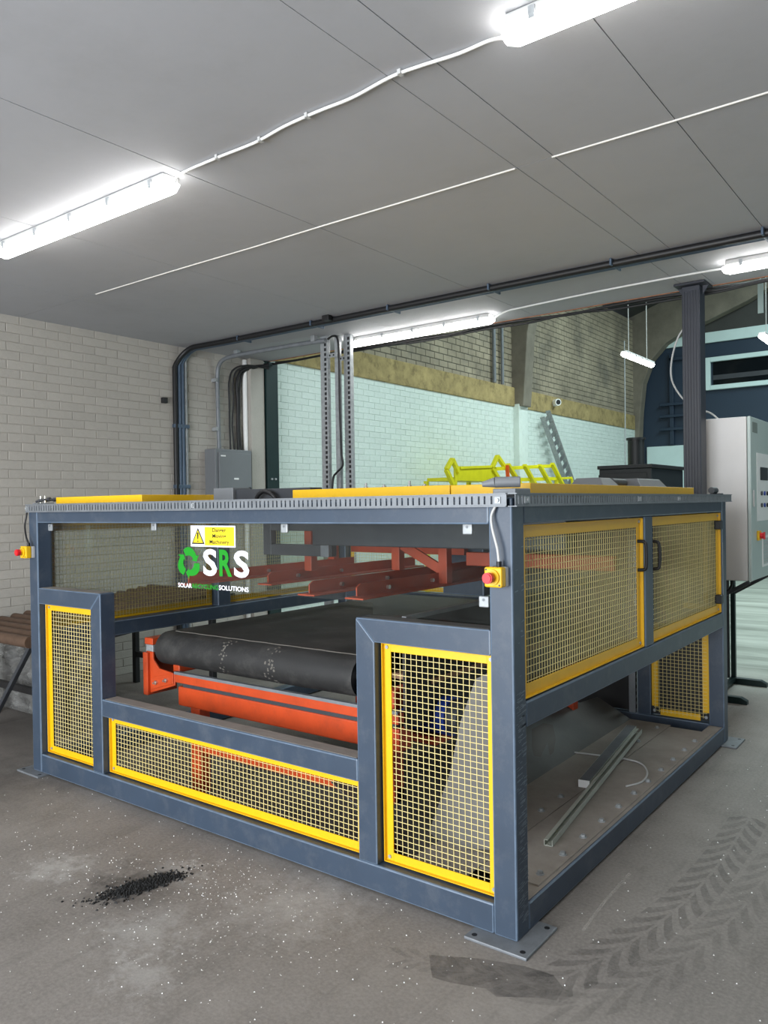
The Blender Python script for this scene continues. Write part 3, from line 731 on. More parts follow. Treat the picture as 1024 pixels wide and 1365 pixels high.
# ------------------------------------------------------------------ belt conveyor inside
cv = thing('belt_conveyor', 'black rubber belt conveyor on an orange frame inside the enclosure', 'conveyor', (-1.7, 1.5, 0))
xl, xr, yc0, yc1, zc, rb = -2.60, -1.06, .42, 2.75, .812, .100
n = 14; prof = []
for k in range(n+1):
    an = math.pi/2+math.pi*k/n; prof.append((yc0+rb*math.cos(an), zc+rb*math.sin(an)))
for k in range(n+1):
    an = -math.pi/2+math.pi*k/n; prof.append((yc1+rb*math.cos(an), zc+rb*math.sin(an)))
mb = MB(); N_ = len(prof)
for x in (xl, xr): mb.v += [(x, p[0], p[1]) for p in prof]
for k in range(N_): mb.f.append((k, (k+1) % N_, N_+(k+1) % N_, N_+k)); mb.sm.append(True)
belt = mb.build('belt', RUBBER, cv)
for x in (xl, xr):
    s = 1 if x == xl else -1
    MB().cyl((x+s*.03, yc0, zc), (x+s*.034, yc0, zc), rb-.004, 24).build('drum_end', DARKG, cv)
    MB().cyl((x+s*.03, yc1, zc), (x+s*.034, yc1, zc), rb-.004, 24).build('drum_end', DARKG, cv)
    MB().cyl((x-s*.09, yc0, zc), (x+s*.1, yc0, zc), .024, 14).build('drum_shaft', GALV, cv)
# chalky scuffs on the belt and splice line
MB().tube([(x, yc0+.02+.004*math.sin(x*31), zc+rb+.0005) for x in [xl+.05+.06*i for i in range(25)]], .004, 5).build('belt_splice', CHALK, belt)
for x in (-2.0, -1.62):
    sc = MB(); q = random.Random(int(x*100))
    for i in range(34):
        an = math.pi/2+q.uniform(.2, 2.6); w_ = x+q.gauss(0, .018); s_ = q.uniform(.003, .007)
        p = [(w_+dx*s_, yc0+(rb+.0008)*math.cos(an+da*s_*9), zc+(rb+.0008)*math.sin(an+da*s_*9)) for dx, da in ((-1, -1), (1, -1), (1, 1), (-1, 1))]
        sc.add(p, [(0, 1, 2, 3)])
    sc.build('chalk_scuffs', CHALK, belt, kind='stuff')
yf = .325
# left end bracket of the drum
br = MB().prism([(-2.69, .53), (-2.42, .615), (-2.42, .685), (-2.57, .70), (-2.625, .75), (-2.625, .80), (-2.69, .80)], 'y', yf, yf+.012).build('end_bracket', ORANGE, cv, .003)
MB().box(-2.70, -2.655, yf-.02, yf+.20, .53, .79).build('bracket_flange', ORANGE, br, .003)
MB().box(-2.70, -2.62, yf-.005, yf+.16, .838, .878).build('bracket_cap', ORANGE, br, .003)
MB().box(-2.695, -2.625, yf+.0, yf+.16, .792, .836).build('bearing_block', GALV, br, .003)
MB().prism([(-2.64, .565), (-2.43, .625), (-2.43, .69), (-2.62, .645), (-2.64, .63)], 'y', yf-.006, yf-.0005).build('bolt_plate', ORANGE, br, .002)
for x, z in ((-2.585, .615), (-2.49, .64)): MB().cyl((x, yf-.02, z), (x, yf-.007, z), .013, 6, smooth=False).cyl((x, yf-.034, z), (x, yf-.02, z), .006, 8).build('bolt', STEEL, br)
MB().box(-1.05, -1.03, yf+.05, yf+.2, .62, .86).build('end_bracket', DARKG, cv, .003)
# cross members under the belt
MB().box(-2.42, -.78, yf-.004, yf+.02, .692, .700).box(-2.42, -.78, yf-.006, yf, .684, .700).build('drip_strip', GALVD, cv)
MB().box(-2.42, -.78, yf, yf+.05, .635, .684).build('cross_beam', ORANGE, cv, .004)
MB().box(-2.40, -.78, .33, .43, .500, .613).build('cross_beam', ORANGE, cv, .008)
MB().box(-2.36, -.80, .335, .425, .613, .6345).build('beam_packer', DARKG, cv)
for x in (-2.50, -.90): MB().box(x, x+.06, yf+.05, 2.7, .68, .778).build('side_beam', ORANGE, cv, .005)
for x in (-2.30, -.90):
    for y in (.34, 2.4): MB().box(x, x+.08, y, y+.08, 0, .60 if y > 1 else .50).build('leg', ORANGE, cv, .006)
MB().box(-2.3, -.82, .36, .42, .24, .32).build('tie_beam', ORANGE, cv, .006)
# drive motor
mo = MB().cyl((-1.02, .72, .60), (-.72, .72, .60), .10, 20).build('drive_motor', MOTORB, cv, .004)
MB().cyl((-.72, .72, .60), (-.66, .72, .60), .085, 20).build('fan_cover', DARKG, mo)
MB().box(-.96, -.82, .58, .64, .58, .70).build('terminal_box', MOTORB, mo, .006)
MB().box(-1.06, -.78, .64, .80, .46, .50).build('motor_plate', ORANGE, mo)
MB().box(-1.30, -1.06, .64, .82, .44, .66).build('gearbox', REDOX, mo, .01)

# red-oxide lifting forks over the belt
fk = thing('fork_lifter', 'red oxide painted lifting forks hanging above the belt', 'lifting frame', (-1.5, 1.5, 1.2))
for x, tip, end in ((-1.10, .45, 2.3), (-1.43, .45, 2.4), (-2.50, .50, 2.2), (-2.05, .75, 2.4)):
    f = MB().box(x-.10, x+.02, tip, end, 1.190, 1.198).build('fork', REDOX, fk, .001)
    MB().prism([(tip+.06, 1.198), (end, 1.198), (end, 1.262), (tip+.09, 1.262), (tip+.06, 1.245)], 'x', x-.075, x-.067).build('web', REDOX, f)
    for y in (tip+.32, tip+.75): MB().cyl((x-.067, y, 1.225), (x-.05, y, 1.225), .012, 6, smooth=False).build('bolt', STEEL, f)
ya = 1.30
MB().box(-1.53, -1.47, ya, ya+.06, 1.262, 1.60).build('hanger', REDOX, fk, .004)
MB().box(-1.17, -1.11, ya-.02, ya+.04, 1.198, 1.60).build('hanger', REDOX, fk, .004)
MB().bar((-1.48, ya+.02, 1.43), (-1.16, ya+.02, 1.27), .02, .06).build('brace', REDOX, fk, .003)
MB().box(-1.05, -.14, ya+.1, ya+.16, 1.30, 1.38).build('cross_arm', REDOX, fk, .004)
MB().box(-2.10, -2.04, 1.12, 1.18, 1.25, 1.60).build('hanger', REDOX, fk, .004)
MB().box(-2.6, -1.55, 2.2, 2.26, 1.30, 1.37).build('cross_arm', REDOX, fk, .004)
MB().box(-2.58, -2.52, 1.9, 1.96, 1.26, 1.60).build('hanger', REDOX, fk, .004)
# dark gantry that carries the forks
ga = thing('gantry_beam', 'dark grey gantry box beam under the roof of the enclosure', 'beam', (-1.2, .9, 1.45))
MB().box(-1.72, -.13, .78, .92, 1.44, 1.586).build('beam', DARKG, ga, .006)
MB().ring('y', .95, 1.0, -2.3, -1.72, 1.36, 1.66-.075, .07).build('end_frame', DARKG, ga, .004)
MB().box(-1.79, -1.725, .93, .948, 1.36, 1.585).build('end_plate', GALVD, ga, .002)
MB().box(-1.80, -1.45, 2.30, 2.55, 1.0, 1.586).build('hoist_housing', BLUE, ga, .01)
MB().box(-1.4, -.13, 2.5, 2.56, .96, 1.586).build('back_plate', DARKG, ga, .002)
# rubber skirt seen through the lower part of the front sheet, and timbers beside the belt
sk = thing('belt_skirt', 'black rubber side skirt board standing beside the belt', 'skirt board', (-.7, 1.2, .75))
MB().box(-.79, -.775, .38, 2.6, .60, 1.12).build('skirt', RUBBER, sk)
MB().box(-.772, -.14, 2.0, 2.012, .92, 1.15).build('skirt_end', RUBBER, sk)
MB().box(-.79, -.765, .38, 2.6, 1.12, 1.14).build('skirt_rail', GALVD, sk)
for i, (x, z) in enumerate(((-1.02, .778), (-.885, .778))):
    one('timber_plank', MB().box(x, x+.12, .60, 1.96, z, z+.028), WOOD, ['brown timber plank lying against the side of the black belt', 'brown timber plank lying beside the rubber skirt board'][i], 'plank', (x, .5, z), 'planks beside the belt', .003)

# ------------------------------------------------------------------ offcuts in the side bay
zt_ = pz1
def profile(name, a, b, wd, ht, label, capcol=None):
    a = Vector(a); b = Vector(b); t = thing(name, label, 'metal profile', (a.x, a.y, zt_), 'aluminium offcuts in the side bay')
    d = (b-a).normalized(); sd = d.cross(Vector((0, 0, 1))).normalized(); up = sd.cross(d).normalized()
    c = (a+b)/2; L2 = (b-a).length/2
    MB().obox(c+up*.0015, d, sd, up, L2, wd/2, .0015).build('web', ALU, t)
    for s in (-1, 1): MB().obox(c+sd*s*(wd/2-.0015)+up*ht/2, d, sd, up, L2, .0015, ht/2).build('flange', ALU, t)
    MB().obox(c+sd*(-wd/2+.010)+up*(ht-.001), d, sd, up, L2, .0085, .0012).build('return_lip', ALU, t)
    if capcol is not None: MB().obox(c+up*(ht-.0005), d, sd, up, L2, wd/2-.002, .001).build('cover_strip', GALVD, t)
    if capcol is not None: MB().obox(a+up*ht*.5-d*.004, d, sd, up, .004, wd/2, ht*.62).build('end_cap', capcol, t, .002)
    return t
pa = hit(731, 1128, 'z', zt_+.001); pb = hit(852, 977, 'z', zt_+.018)
profile('frame_offcut', pa, pb, .040, .028, 'long aluminium frame offcut lying in the side bay, mitred bare end')
pa = hit(779, 1049, 'z', zt_+.001); pb = hit(842, 974, 'z', zt_+.022)
profile('frame_offcut', pa, pb, .062, .034, 'short wider aluminium offcut with a white end cap', WHITEP)
one('plastic_strip', MB().tube(spline([hit(px, py, 'z', zt_+z) for px, py, z in ((766, 1003, .006), (800, 1007, .006), (815, 1010, .006), (835, 1012, .006), (855, 1018, .006), (863, 1030, .006), (856, 1042, .006), (835, 1048, .006))], 5), .0055, 8),
    GREYP, 'thin curled white plastic strip under the aluminium offcuts', 'strip', hit(835, 1048, 'z', zt_))

# ------------------------------------------------------------------ lamps
def batten(x, y, length, along, z_top, label, group, wires=None):
    t = thing('led_batten', label, 'lamp', (x, y, z_top), group)
    h = length/2; wd = .052
    def P(l, s, z): return (x+l, y+s, z) if along == 'x' else (x+s, y+l, z)
    def bx(l0, l1, s0, s1, z0, z1):
        p = P(l0, s0, z0); q = P(l1, s1, z1); return MB().box(p[0], q[0], p[1], q[1], z0, z1)
    bx(-h+.03, h-.03, -wd, wd, z_top-.045, z_top).build('housing', GREYP, t, .01)
    mb = MB(); n = 10; rings = []
    st = [(-h, .25), (-h+.012, .7), (-h+.05, 1.0), (h-.05, 1.0), (h-.012, .7), (h, .25)]
    for l, k in st:
        ring = []
        for j in range(n+1):
            an = math.pi*j/n; ring.append(P(l, -wd*1.08*k*math.cos(an), z_top-.045-.05*k*math.sin(an)))
        rings.append(ring)
    vs = [v for r_ in rings for v in r_]; fs = []
    for i in range(len(st)-1):
        for j in range(n): fs.append((i*(n+1)+j, i*(n+1)+j+1, (i+1)*(n+1)+j+1, (i+1)*(n+1)+j))
        fs.append((i*(n+1), (i+1)*(n+1), (i+1)*(n+1)+n, i*(n+1)+n))
    fs += [tuple(range(n+1)), tuple(range((len(st)-1)*(n+1)+n, (len(st)-1)*(n+1)-1, -1))]
    mb.add(vs, fs, True); mb.build('diffuser', DIFF, t)
    k = 5
    for i in range(k):
        l = -h+.14+i*(length-.28)/(k-1)
        for s in (-1, 1): bx(l-.012, l+.012, s*(wd+.002), s*(wd+.008), z_top-.06, z_top-.015).build('clip', GALV, t)
    if wires:
        for l, zz in wires: MB().cyl(P(l, 0, z_top), P(l, 0, zz), .006, 6).build('suspension_wire', GREYP, t)
    return t
GRP = 'LED battens screwed to the ceiling boards'
batten(-2.83, .0, 1.80, 'x', ZC, 'white LED batten on the ceiling, wired at its end beside a board joint', GRP)
batten(.93, -.07, 1.80, 'x', ZC, 'white LED batten on the ceiling fed by the long loose white cable', GRP)
batten(-3.02, 3.755, 1.76, 'x', ZC, 'white LED batten along the ceiling edge beside the slotted uprights', GRP)
batten(.80, 3.50, 1.80, 'x', ZC, 'white LED batten near the ceiling edge beside the dark column', GRP)
xl_ = -3.0; a = hit(831, 471, 'x', xl_); b = hit(870, 487, 'x', xl_)
batten(xl_, (a.y+b.y)/2, b.y-a.y, 'y', (a.z+b.z)/2+.05, 'short LED batten hanging on wires before the buff brick wall', 'LED battens hanging in the hall', [(-.45, 7.2), (.4, 7.2)])
batten(-1.0, 10.0, 1.5, 'y', 3.99, 'LED batten hanging in the hall before the navy wall window', 'LED battens hanging in the hall', [(-.45, 7.6), (.4, 7.6)])

# cables between the lamps
def cable(name, pts, r, m, label, cat='cable', clips=None):
    pts = [Vector(p) for p in pts]
    t = thing(name, label, cat, pts[0])
    sp = spline(pts, 6); MB().tube(sp, r, 8).build('sheath', m, t)
    for i in (clips or []):
        p = sp[min(i, len(sp)-1)]; MB().box(p.x-.008, p.x+.008, p.y-r-.006, p.y+r+.006, ZC-.02, ZC).build('clip', GREYP, t)
    return t
zc_ = ZC-.011
cable('lamp_cable', [(-1.93, .0, ZC-.05)]+[hit(px, py, 'z', zc_) for px, py in ((240, 232), (290, 210), (340, 190), (380, 168), (425, 148), (470, 130), (520, 103), (560, 88), (610, 72), (650, 55))]+[(.03, -.07, ZC-.05)], .007, WHITEP,
      'loose white cable on the ceiling joining two LED battens', clips=[12, 19, 28, 44])
cable('lamp_cable', [(-2.14, 3.755, ZC-.045)]+[hit(px, py, 'z', zc_) for px, py in ((675, 415), (700, 409), (800, 388), (900, 369))]+[(-.09, 3.50, ZC-.045)], .008, WHITEP,
      'thin white cable along the ceiling edge between two LED battens')
# cables sagging along the ceiling edge
for i, (dz, dy, r) in enumerate(((-.02, .03, .013), (-.035, .045, .011), (-.015, .06, .010))):
    pts = []
    q = random.Random(i+4); x = XW+.15
    while x < 1.6: pts.append((x, YE+dy+q.uniform(-.01, .01), ZC+dz+q.uniform(-.018, .012))); x += .42
    cable('edge_cable', pts, r, BLACKP, ['black cable slung along the raw ceiling edge, nearest the boards', 'black cable slung along the raw ceiling edge, the sagging one', 'black cable slung along the raw ceiling edge, on the hall side'][i])

# ------------------------------------------------------------------ conduits on the left wall and ceiling
cd = thing('conduit_run', 'bundle of slate conduits bending from the wall onto the ceiling', 'conduit', (XW, 2.85, 0))
for i, (dy, r, m_, off) in enumerate(((0, .026, BLACKP, .03), (.055, .022, COND, .028), (.10, .022, COND, .028), (.145, .018, GALV, .022))):
    y = 2.765+dy; xo = XW+off; R_ = .20-dy*.5; pts = [(xo, y, .05), (xo, y, 1.5), (xo, y, ZC-off-R_)]
    for k in range(1, 8):
        an = math.pi/2*k/8; pts.append((xo+R_*(1-math.cos(an)), y+.10*math.sin(an)*(1-i*.1), ZC-off-R_+R_*math.sin(an)))
    yy = y+.10*(1-i*.1); pts += [(xo+R_, yy, ZC-off), (xo+R_+.4, yy+.02, ZC-off)]
    if i < 3: pts += [(0, yy+.05, ZC-off), (XR-.1, yy+.10, ZC-off)]
    MB().tube(pts, r, 10).build('conduit', m_, cd)
for z in (.9, 1.9, 2.55): MB().box(XW+.004, XW+.05, 2.74, 2.94, z-.02, z+.02).build('saddle', COND, cd, .004)
for x in (-4.6, -3.6, -2.7, -1.7, -.7, .3): MB().box(x-.008, x+.008, 2.86, 3.06, ZC-.05, ZC).build('saddle', COND, cd, .004)
one('junction_box', MB().box(-3.40, -3.32, 2.80, 2.86, ZC-.05, ZC), BLACKP, 'small black junction box stuck on the ceiling beside the conduits', 'junction box', (-3.36, 2.83, ZC-.05), None, .006)
one('switch_box', MB().box(XW, XW+.045, 2.60, 2.66, 2.78, 2.84), BLACKP, 'small black box fixed to the cream brick wall beside the conduits', 'junction box', (XW, 2.63, 2.78), None, .006)
db = thing('distribution_box', 'grey steel distribution box on the cream brick wall', 'electrical box', (XW, 3.5, 1.56))
MB().box(XW, XW+.18, 3.18, 3.72, 1.55, 2.32).build('body', BOXG, db, .006)
dr = MB().box(XW+.18, XW+.20, 3.22, 3.70, 1.62, 2.28).build('door', BOXG, db, .005)
MB().cyl((XW+.20, 3.66, 1.88), (XW+.222, 3.66, 1.88), .016, 12).build('lock', DARKG, dr)
MB().box(XW+.2005, XW+.2015, 3.43, 3.50, 1.98, 2.0).build('name_plate', WHITEP, dr)
MB().box(XW+.2005, XW+.2015, 3.24, 3.31, 2.235, 2.25).build('name_plate', WHITEP, dr)
def wallcond(name, pts, r, m_, label):
    t = thing(name, label, 'conduit', pts[0]); MB().tube(spline(pts, 5), r, 8).build('conduit', m_, t); return t
t = wallcond('feed_conduit', [(XW+.06, 3.34, 2.32), (XW+.05, 3.34, 2.9), (XW+.05, 3.34, 3.12), (XW+.09, 3.33, 3.26), (XW+.22, 3.33, 3.33), (XW+.6, 3.35, 3.345), (-4.4, 3.38, 3.35), (-3.9, 3.42, 3.35)], .024, GALVD, 'galvanised conduit rising from the grey box and turning along the ceiling')
for z in (2.55, 3.1): MB().box(XW, XW+.075, 3.29, 3.325, z-.02, z+.02).build('bracket', GALV, t, .003)
for x in (-5.2, -4.05): MB().box(x, x+.05, 3.36, 3.42, 3.35, ZC).build('bracket', GALV, t, .003)
for i, (y, r) in enumerate(((3.52, .011), (3.58, .010), (3.64, .017), (3.685, .012))):
    q = random.Random(i); pts = [(XW+.05, y, 2.32), (XW+.03, y+q.uniform(-.015, .015), 2.6), (XW+.03, y+q.uniform(-.02, .02), 2.9), (XW+.03, y+.01, 3.1), (XW+.05, y+.06, 3.25), (XW+.12, y+.2, 3.31), (XW+.2, 4.0, 3.30+.02*i)]
    cable('box_cable', pts, r, BLACKP, ['thin black cable entering the grey box beside the conduit', 'second black cable from the conduit entering the grey box', 'thick black cable clipped above the grey box', 'black cable nearest the pilaster above the grey box'][i])
gc = thing('steel_column', 'dark green steel column beside the cream pilaster', 'column', (XW+.12, 4.13, 0))
MB().box(XW+.10, XW+.13, 4.03, 4.22, 0, ZC-.01).build('flange', GREENC, gc, .003)
MB().box(XW-.0, XW+.10, 4.10, 4.13, 0, ZC-.01).build('web', GREENC, gc, .003)
MB().box(XW+.0, XW+.03, 4.03, 4.22, 0, ZC-.01).build('flange', GREENC, gc, .003)
for z in (2.0,): MB().cyl((XW+.13, 4.09, z), (XW+.145, 4.09, z), .014, 6).cyl((XW+.13, 4.15, z), (XW+.145, 4.15, z), .014, 6).build('bolt', GALV, gc)

# ------------------------------------------------------------------ slotted uprights behind the machine
up = thing('slotted_frame', 'galvanised slotted strut uprights from floor to ceiling behind the enclosure', 'support frame', (-3.85, 3.45, 0))
def strut(px0, px1, y, slots=True):
    a_ = hit(px0, 600, 'y', y).x; b_ = hit(px1, 600, 'y', y).x; wd = b_-a_
    o = MB().box(a_, b_, y, y+.05, 0, ZC-.005).build('upright', GALV, up, .002)
    if slots:
        z = 1.0; k = 0
        while z < 3.35:
            MB().box(a_+wd*.58, a_+wd*.88, y-.0012, y-.0002, z, z+.030).build('slot', BLACKP, o); z += .05
    return o
strut(429, 438, 3.45); strut(448, 453, 3.52, False); strut(460, 469, 3.55)
for z, (a_, b_, y) in ((3.20, (438, 448, 3.47)), (3.17, (453, 461, 3.55))):
    xa_ = hit(a_, 475, 'y', y).x; xb_ = hit(b_, 475, 'y', y).x
    o = MB().box(xa_-.02, xb_+.02, y-.008, y-.003, z-.022, z+.022).build('tie_plate', GALV, up)
    for k in (.25, .75): MB().cyl((xa_+(xb_-xa_)*k, y-.0095, z), (xa_+(xb_-xa_)*k, y-.008, z), .010, 10).build('hole', BLACKP, o)
cable('drop_cable', [hit(px, py, 'y', 3.43) for px, py in ((437, 452), (444, 448), (450, 452), (452, 480), (453, 540), (455, 600), (457, 620), (449, 630), (444, 640))]+[(-3.86, 3.43, 1.6), (-3.86, 3.43, 1.2)], .011, BLACKP, 'black cable dropping down between the slotted uprights')

# ------------------------------------------------------------------ roller conveyor beside the left wall
rc = thing('roller_conveyor', 'rusty brown roller conveyor beside the cream brick wall', 'conveyor', (-4.5, 1.2, 0))
def zr(y): return .70+.092*y
y = .30
while y < 2.15:
    MB().cyl((-5.06, y, zr(y)), (-4.0, y, zr(y)), .042, 14).build('roller', RUST, rc); y += .112
for x in (-5.10, -3.97): MB().bar((x, .42, zr(.42)-.06), (x, 2.2, zr(2.2)-.06), .035, .11).build('side_rail', DARKG, rc, .003)
for y in (.55, 1.95):
    for x in (-5.09, -3.98):
        MB().bar((x, y, 0), (x, y, zr(y)-.1), .05, .05, (0, 1, 0)).build('leg', BLACKP, rc, .004)
for y in (.55, 1.95): MB().box(-5.09, -3.98, y-.02, y+.02, .25, .30).build('cross_bar', BLACKP, rc)
a = hit(-30, 1010, 'y', .28); b = hit(42, 862, 'y', .28)
MB().bar(hit(41, 862, 'y', .36), hit(-16, 974, 'y', .36), .03, .035, (0, 1, 0)).build('diagonal_brace', DARKG, rc, .003)
# film-wrapped bale below the rollers
bx0, bx1, by0, by1, bh = -5.42, -4.72, .72, 1.45, .55
q = random.Random(11); mb = MB(); n = 22
def wob(u, v, s): return .035*math.sin(u*17+s)*math.cos(v*13+s*2)+q.uniform(-.012, .012)
def sheet(o, du, dv, nn, s):
    vs_ = []
    for i in range(n+1):
        for j in range(n+1):
            p = Vector(o)+Vector(du)*(i/n)+Vector(dv)*(j/n)
            edge = min(i, n-i, j, n-j) > 0
            vs_.append(p+Vector(nn)*(wob(i/n, j/n, s) if edge else 0))
    mb.add(vs_, [(i*(n+1)+j, (i+1)*(n+1)+j, (i+1)*(n+1)+j+1, i*(n+1)+j+1) for i in range(n) for j in range(n)], True)
sheet((bx0, by0, .01), (bx1-bx0, 0, 0), (0, 0, bh), (0, -1, 0), 1); sheet((bx1, by0, .01), (0, by1-by0, 0), (0, 0, bh), (1, 0, 0), 2)
sheet((bx0, by0, bh+.01), (bx1-bx0, 0, 0), (0, by1-by0, 0), (0, 0, .6), 3); sheet((bx0, by1, .01), (bx1-bx0, 0, 0), (0, 0, bh), (0, 1, 0), 4)
sheet((bx0, by0, .01), (0, by1-by0, 0), (0, 0, bh), (-.6, 0, 0), 5)
bale = thing('wrapped_bale', 'grey bale wrapped in crumpled clear plastic under the rollers', 'bale', (-4.7, 1.3, 0))
mb.build('plastic_wrap', PLASTIC, bale)
MB().box(bx0+.06, bx1-.06, by0+.06, by1-.06, .0, bh-.05).build('contents', mat('grey_bale_contents', (92, 90, 88), .8, var=.4, scale=6), bale, .02)

# ------------------------------------------------------------------ hall: column, cabinet, black machine, platform, ladder
sc_ = thing('ribbed_column', 'dark navy ribbed steel column at the ceiling edge behind the enclosure', 'column', (-.45, 3.95, 0))
MB().box(-.515, -.375, 3.92, 4.07, 0, ZC-.02).build('shaft', NAVYC, sc_, .004)
for k in range(6): x = -.505+k*.022; MB().box(x, x+.013, 3.914, 3.92, 0, ZC-.06).build('rib', NAVYC, sc_, .003)
MB().box(-.56, -.32, 3.86, 4.10, ZC-.02, ZC-.002).build('cap_plate', NAVYC, sc_, .003)
MB().prism([(-.56, ZC-.02), (-.515, ZC-.09), (-.515, ZC-.02)], 'y', 3.97, 3.985).build('gusset', NAVYC, sc_)
MB().prism([(-.32, ZC-.02), (-.365, ZC-.02), (-.365, ZC-.09)], 'y', 3.97, 3.985).build('gusset', NAVYC, sc_)
MB().box(-.57, -.31, 3.85, 4.11, 0, .015).build('base_plate', NAVYC, sc_)

cb = thing('control_cabinet', 'light grey electrical control cabinet on a dark stand', 'cabinet', (-.25, 4.6, 0))
cx0, cx1, cy0, cy1, cz0, cz1 = -.425, -.10, 4.2, 5.0, 1.01, 2.34
MB().box(cx0, cx1, cy0, cy1, cz0, cz1).build('body', CABG, cb, .006)
dr = MB().box(cx1+.004, cx1+.030, cy0, cy1, cz0, cz1).build('door', CABD, cb, .005)
xd = cx1+.030
MB().box(xd, xd+.002, 4.26, 4.44, 2.215, 2.30).build('name_plate', mat('grey_plate', (120, 130, 124), .5), dr)
pn = MB().box(xd, xd+.003, 4.40, 4.90, 1.49, 2.055).build('operator_panel', WHITEP, dr, .003)
MB().box(xd+.003, xd+.008, 4.52, 4.80, 1.83, 1.94).build('display', BLACKP, pn, .003)
for z in (1.62, 1.72):
    for y in (4.55, 4.66, 4.77): MB().cyl((xd+.003, y, z), (xd+.014, y, z), .018, 12).build('push_button', [DARKG, MOTORB, BLACKP][int(y*10) % 3], pn)
MB().box(xd, xd+.012, 4.255, 4.285, 1.61, 1.745).build('latch_handle', GREYP, dr, .004)
sw = MB().box(xd, xd+.02, 4.385, 4.465, 1.33, 1.41).build('main_switch', YEL, dr, .006)
MB().cyl((xd+.02, 4.425, 1.37), (xd+.045, 4.425, 1.37), .026, 14).box(xd+.045, xd+.056, 4.412, 4.438, 1.34, 1.40).build('switch_knob', REDP, sw, .002)
gr = MB().ring('x', xd, xd+.006, 4.58, 4.86, 1.10, 1.36, .02).build('vent_grille', WHITEP, dr)
for k in range(9): MB().box(xd, xd+.004, 4.60, 4.84, 1.13+k*.024, 1.14+k*.024).build('louvre', GREYP, gr)
for y in (4.22, 4.96): MB().box(-.455, -.43, y-.02, y+.02, .05, 2.36).build('stand_upright', DARKG, cb, .003)
for y in (4.24, 4.98):
    MB().box(-.42, -.38, y-.02, y+.02, .03, cz0-.002).build('leg', GREENC, cb, .003)
    MB().prism([(-.42, 0), (-.12, 0), (-.12, .03), (-.17, .055), (-.42, .055)], 'y', y-.03, y+.03).build('foot', GREENC, cb, .003)
MB().box(-.42, -.38, 4.26, 4.96, .02, .06).build('bottom_tie', GREENC, cb)
for y in (4.24, 4.98): MB().bar((-.40, y, .82), (-.10, y, 1.0), .03, .03).build('diagonal_brace', DARKG, cb)
for pts_, r_ in (([(-.36, 4.3, 1.0), (-.35, 4.32, .9), (-.38, 4.33, .8), (-.4, 4.3, .62)], .014), ([(-.3, 4.3, 1.0), (-.31, 4.31, .92), (-.36, 4.3, .82), (-.4, 4.28, .6)], .012), ([(-.25, 4.33, 1.0), (-.27, 4.33, .93), (-.35, 4.3, .86), (-.41, 4.3, .7)], .011)):
    MB().tube(spline(pts_), r_, 8).build('cable', BLACKP, cb)
cable('grey_flex', [(-.34, 4.3, 2.345), (-.40, 4.28, 2.40), (-.48, 4.2, 2.43), (-.57, 4.1, 2.52), (-.66, 4.12, 2.68), (-.66, 4.12, 2.85), (-.60, 4.09, 3.02), (-.53, 4.09, 3.12)], .007, GREYP, 'thin grey flex looping round the navy column to the cabinet top')

bm_ = thing('black_hopper', 'tall black steel hopper cabinet with a round flue on top', 'machine', (-2.5, 8.7, 0))
MB().box(-2.86, -2.13, 8.0, 9.42, 0, 2.12).build('body', mat('black_steel', (20, 24, 26), .45, var=.15), bm_, .01)
MB().box(-2.88, -2.11, 7.98, 9.44, 2.12, 2.17).build('lid', BLACKP, bm_, .006)
MB().box(-2.80, -2.19, 7.985, 8.0, 1.2, 2.06).build('front_panel', BLACKP, bm_, .004)
MB().box(-2.95, -2.88, 8.2, 9.2, 0, 2.05).build('side_panel', BLACKP, bm_, .004)
q = hit(848, 600, 'y', 8.55)
fl_ = MB().cyl((q.x, 8.55, 2.17), (q.x, 8.55, 2.56), .115, 24).build('flue', BLACKP, bm_)
MB().cyl((q.x, 8.55, 2.545), (q.x, 8.55, 2.575), .135, 24).build('flue_rim', BLACKP, fl_)
cable('rod_wire', [(-4.3, 13.0, 4.9), (-4.3, 13.0, 3.6), (-4.31, 13.0, 2.4), (-4.3, 13.0, .05)], .012, GALV, 'thin pale drop wire hanging before the navy end wall', 'wire')

# lime yellow access platform with a handrail ladder
yp = thing('access_platform', 'lime yellow steel access platform with ladder by the aqua wall', 'platform', (-5.1, 9, 0))
xf, xbk = -4.75, -5.35
def HP(px, py, x): return hit(px, py, 'x', x)
def bar(pts, m_=LIME, wd=.06, nm='frame_bar', par=yp):
    for a_, b_ in zip(pts, pts[1:]): MB().bar(a_, b_, wd, wd, (1, 0, 0)).build(nm, m_, par, .006)
def hoop(pts, nm='handrail_hoop', wd=.06):
    mb_ = MB()
    for a_, b_ in zip(pts, pts[1:]): mb_.bar(a_, b_, wd, wd, (1, 0, 0))
    return mb_.build(nm, LIME, yp, .006)
hoop([HP(611, 630, xf), HP(603, 612, xf), HP(595, 626, xf), HP(605, 648, xf)])
hoop([HP(674, 624, xf), HP(663, 608, xf), HP(656, 624, xf), HP(671, 648, xf)])
a = HP(607, 636, xf); b = HP(663, 636, xf)
MB().box(xf-.03, xf, a.y, b.y, HP(640, 638, xf).z, HP(640, 623, xf).z).build('toe_board', LIME, yp, .004)
MB().box(xf-.5, xf, a.y, b.y, a.z-.05, a.z).build('deck', LIME, yp, .004)
MB().bar(HP(613, 623.5, xf), HP(655, 622, xf), .04, .04).build('handrail', LIME, yp, .004)
s0 = HP(660, 625, xf); s1 = HP(738, 621, xf); r0 = HP(668, 640, xf); r1 = HP(745, 638, xf)
MB().bar(s0, s1, .05, .06).build('stringer', LIME, yp, .004); MB().bar(r0, r1, .05, .06).build('stringer', LIME, yp, .004)
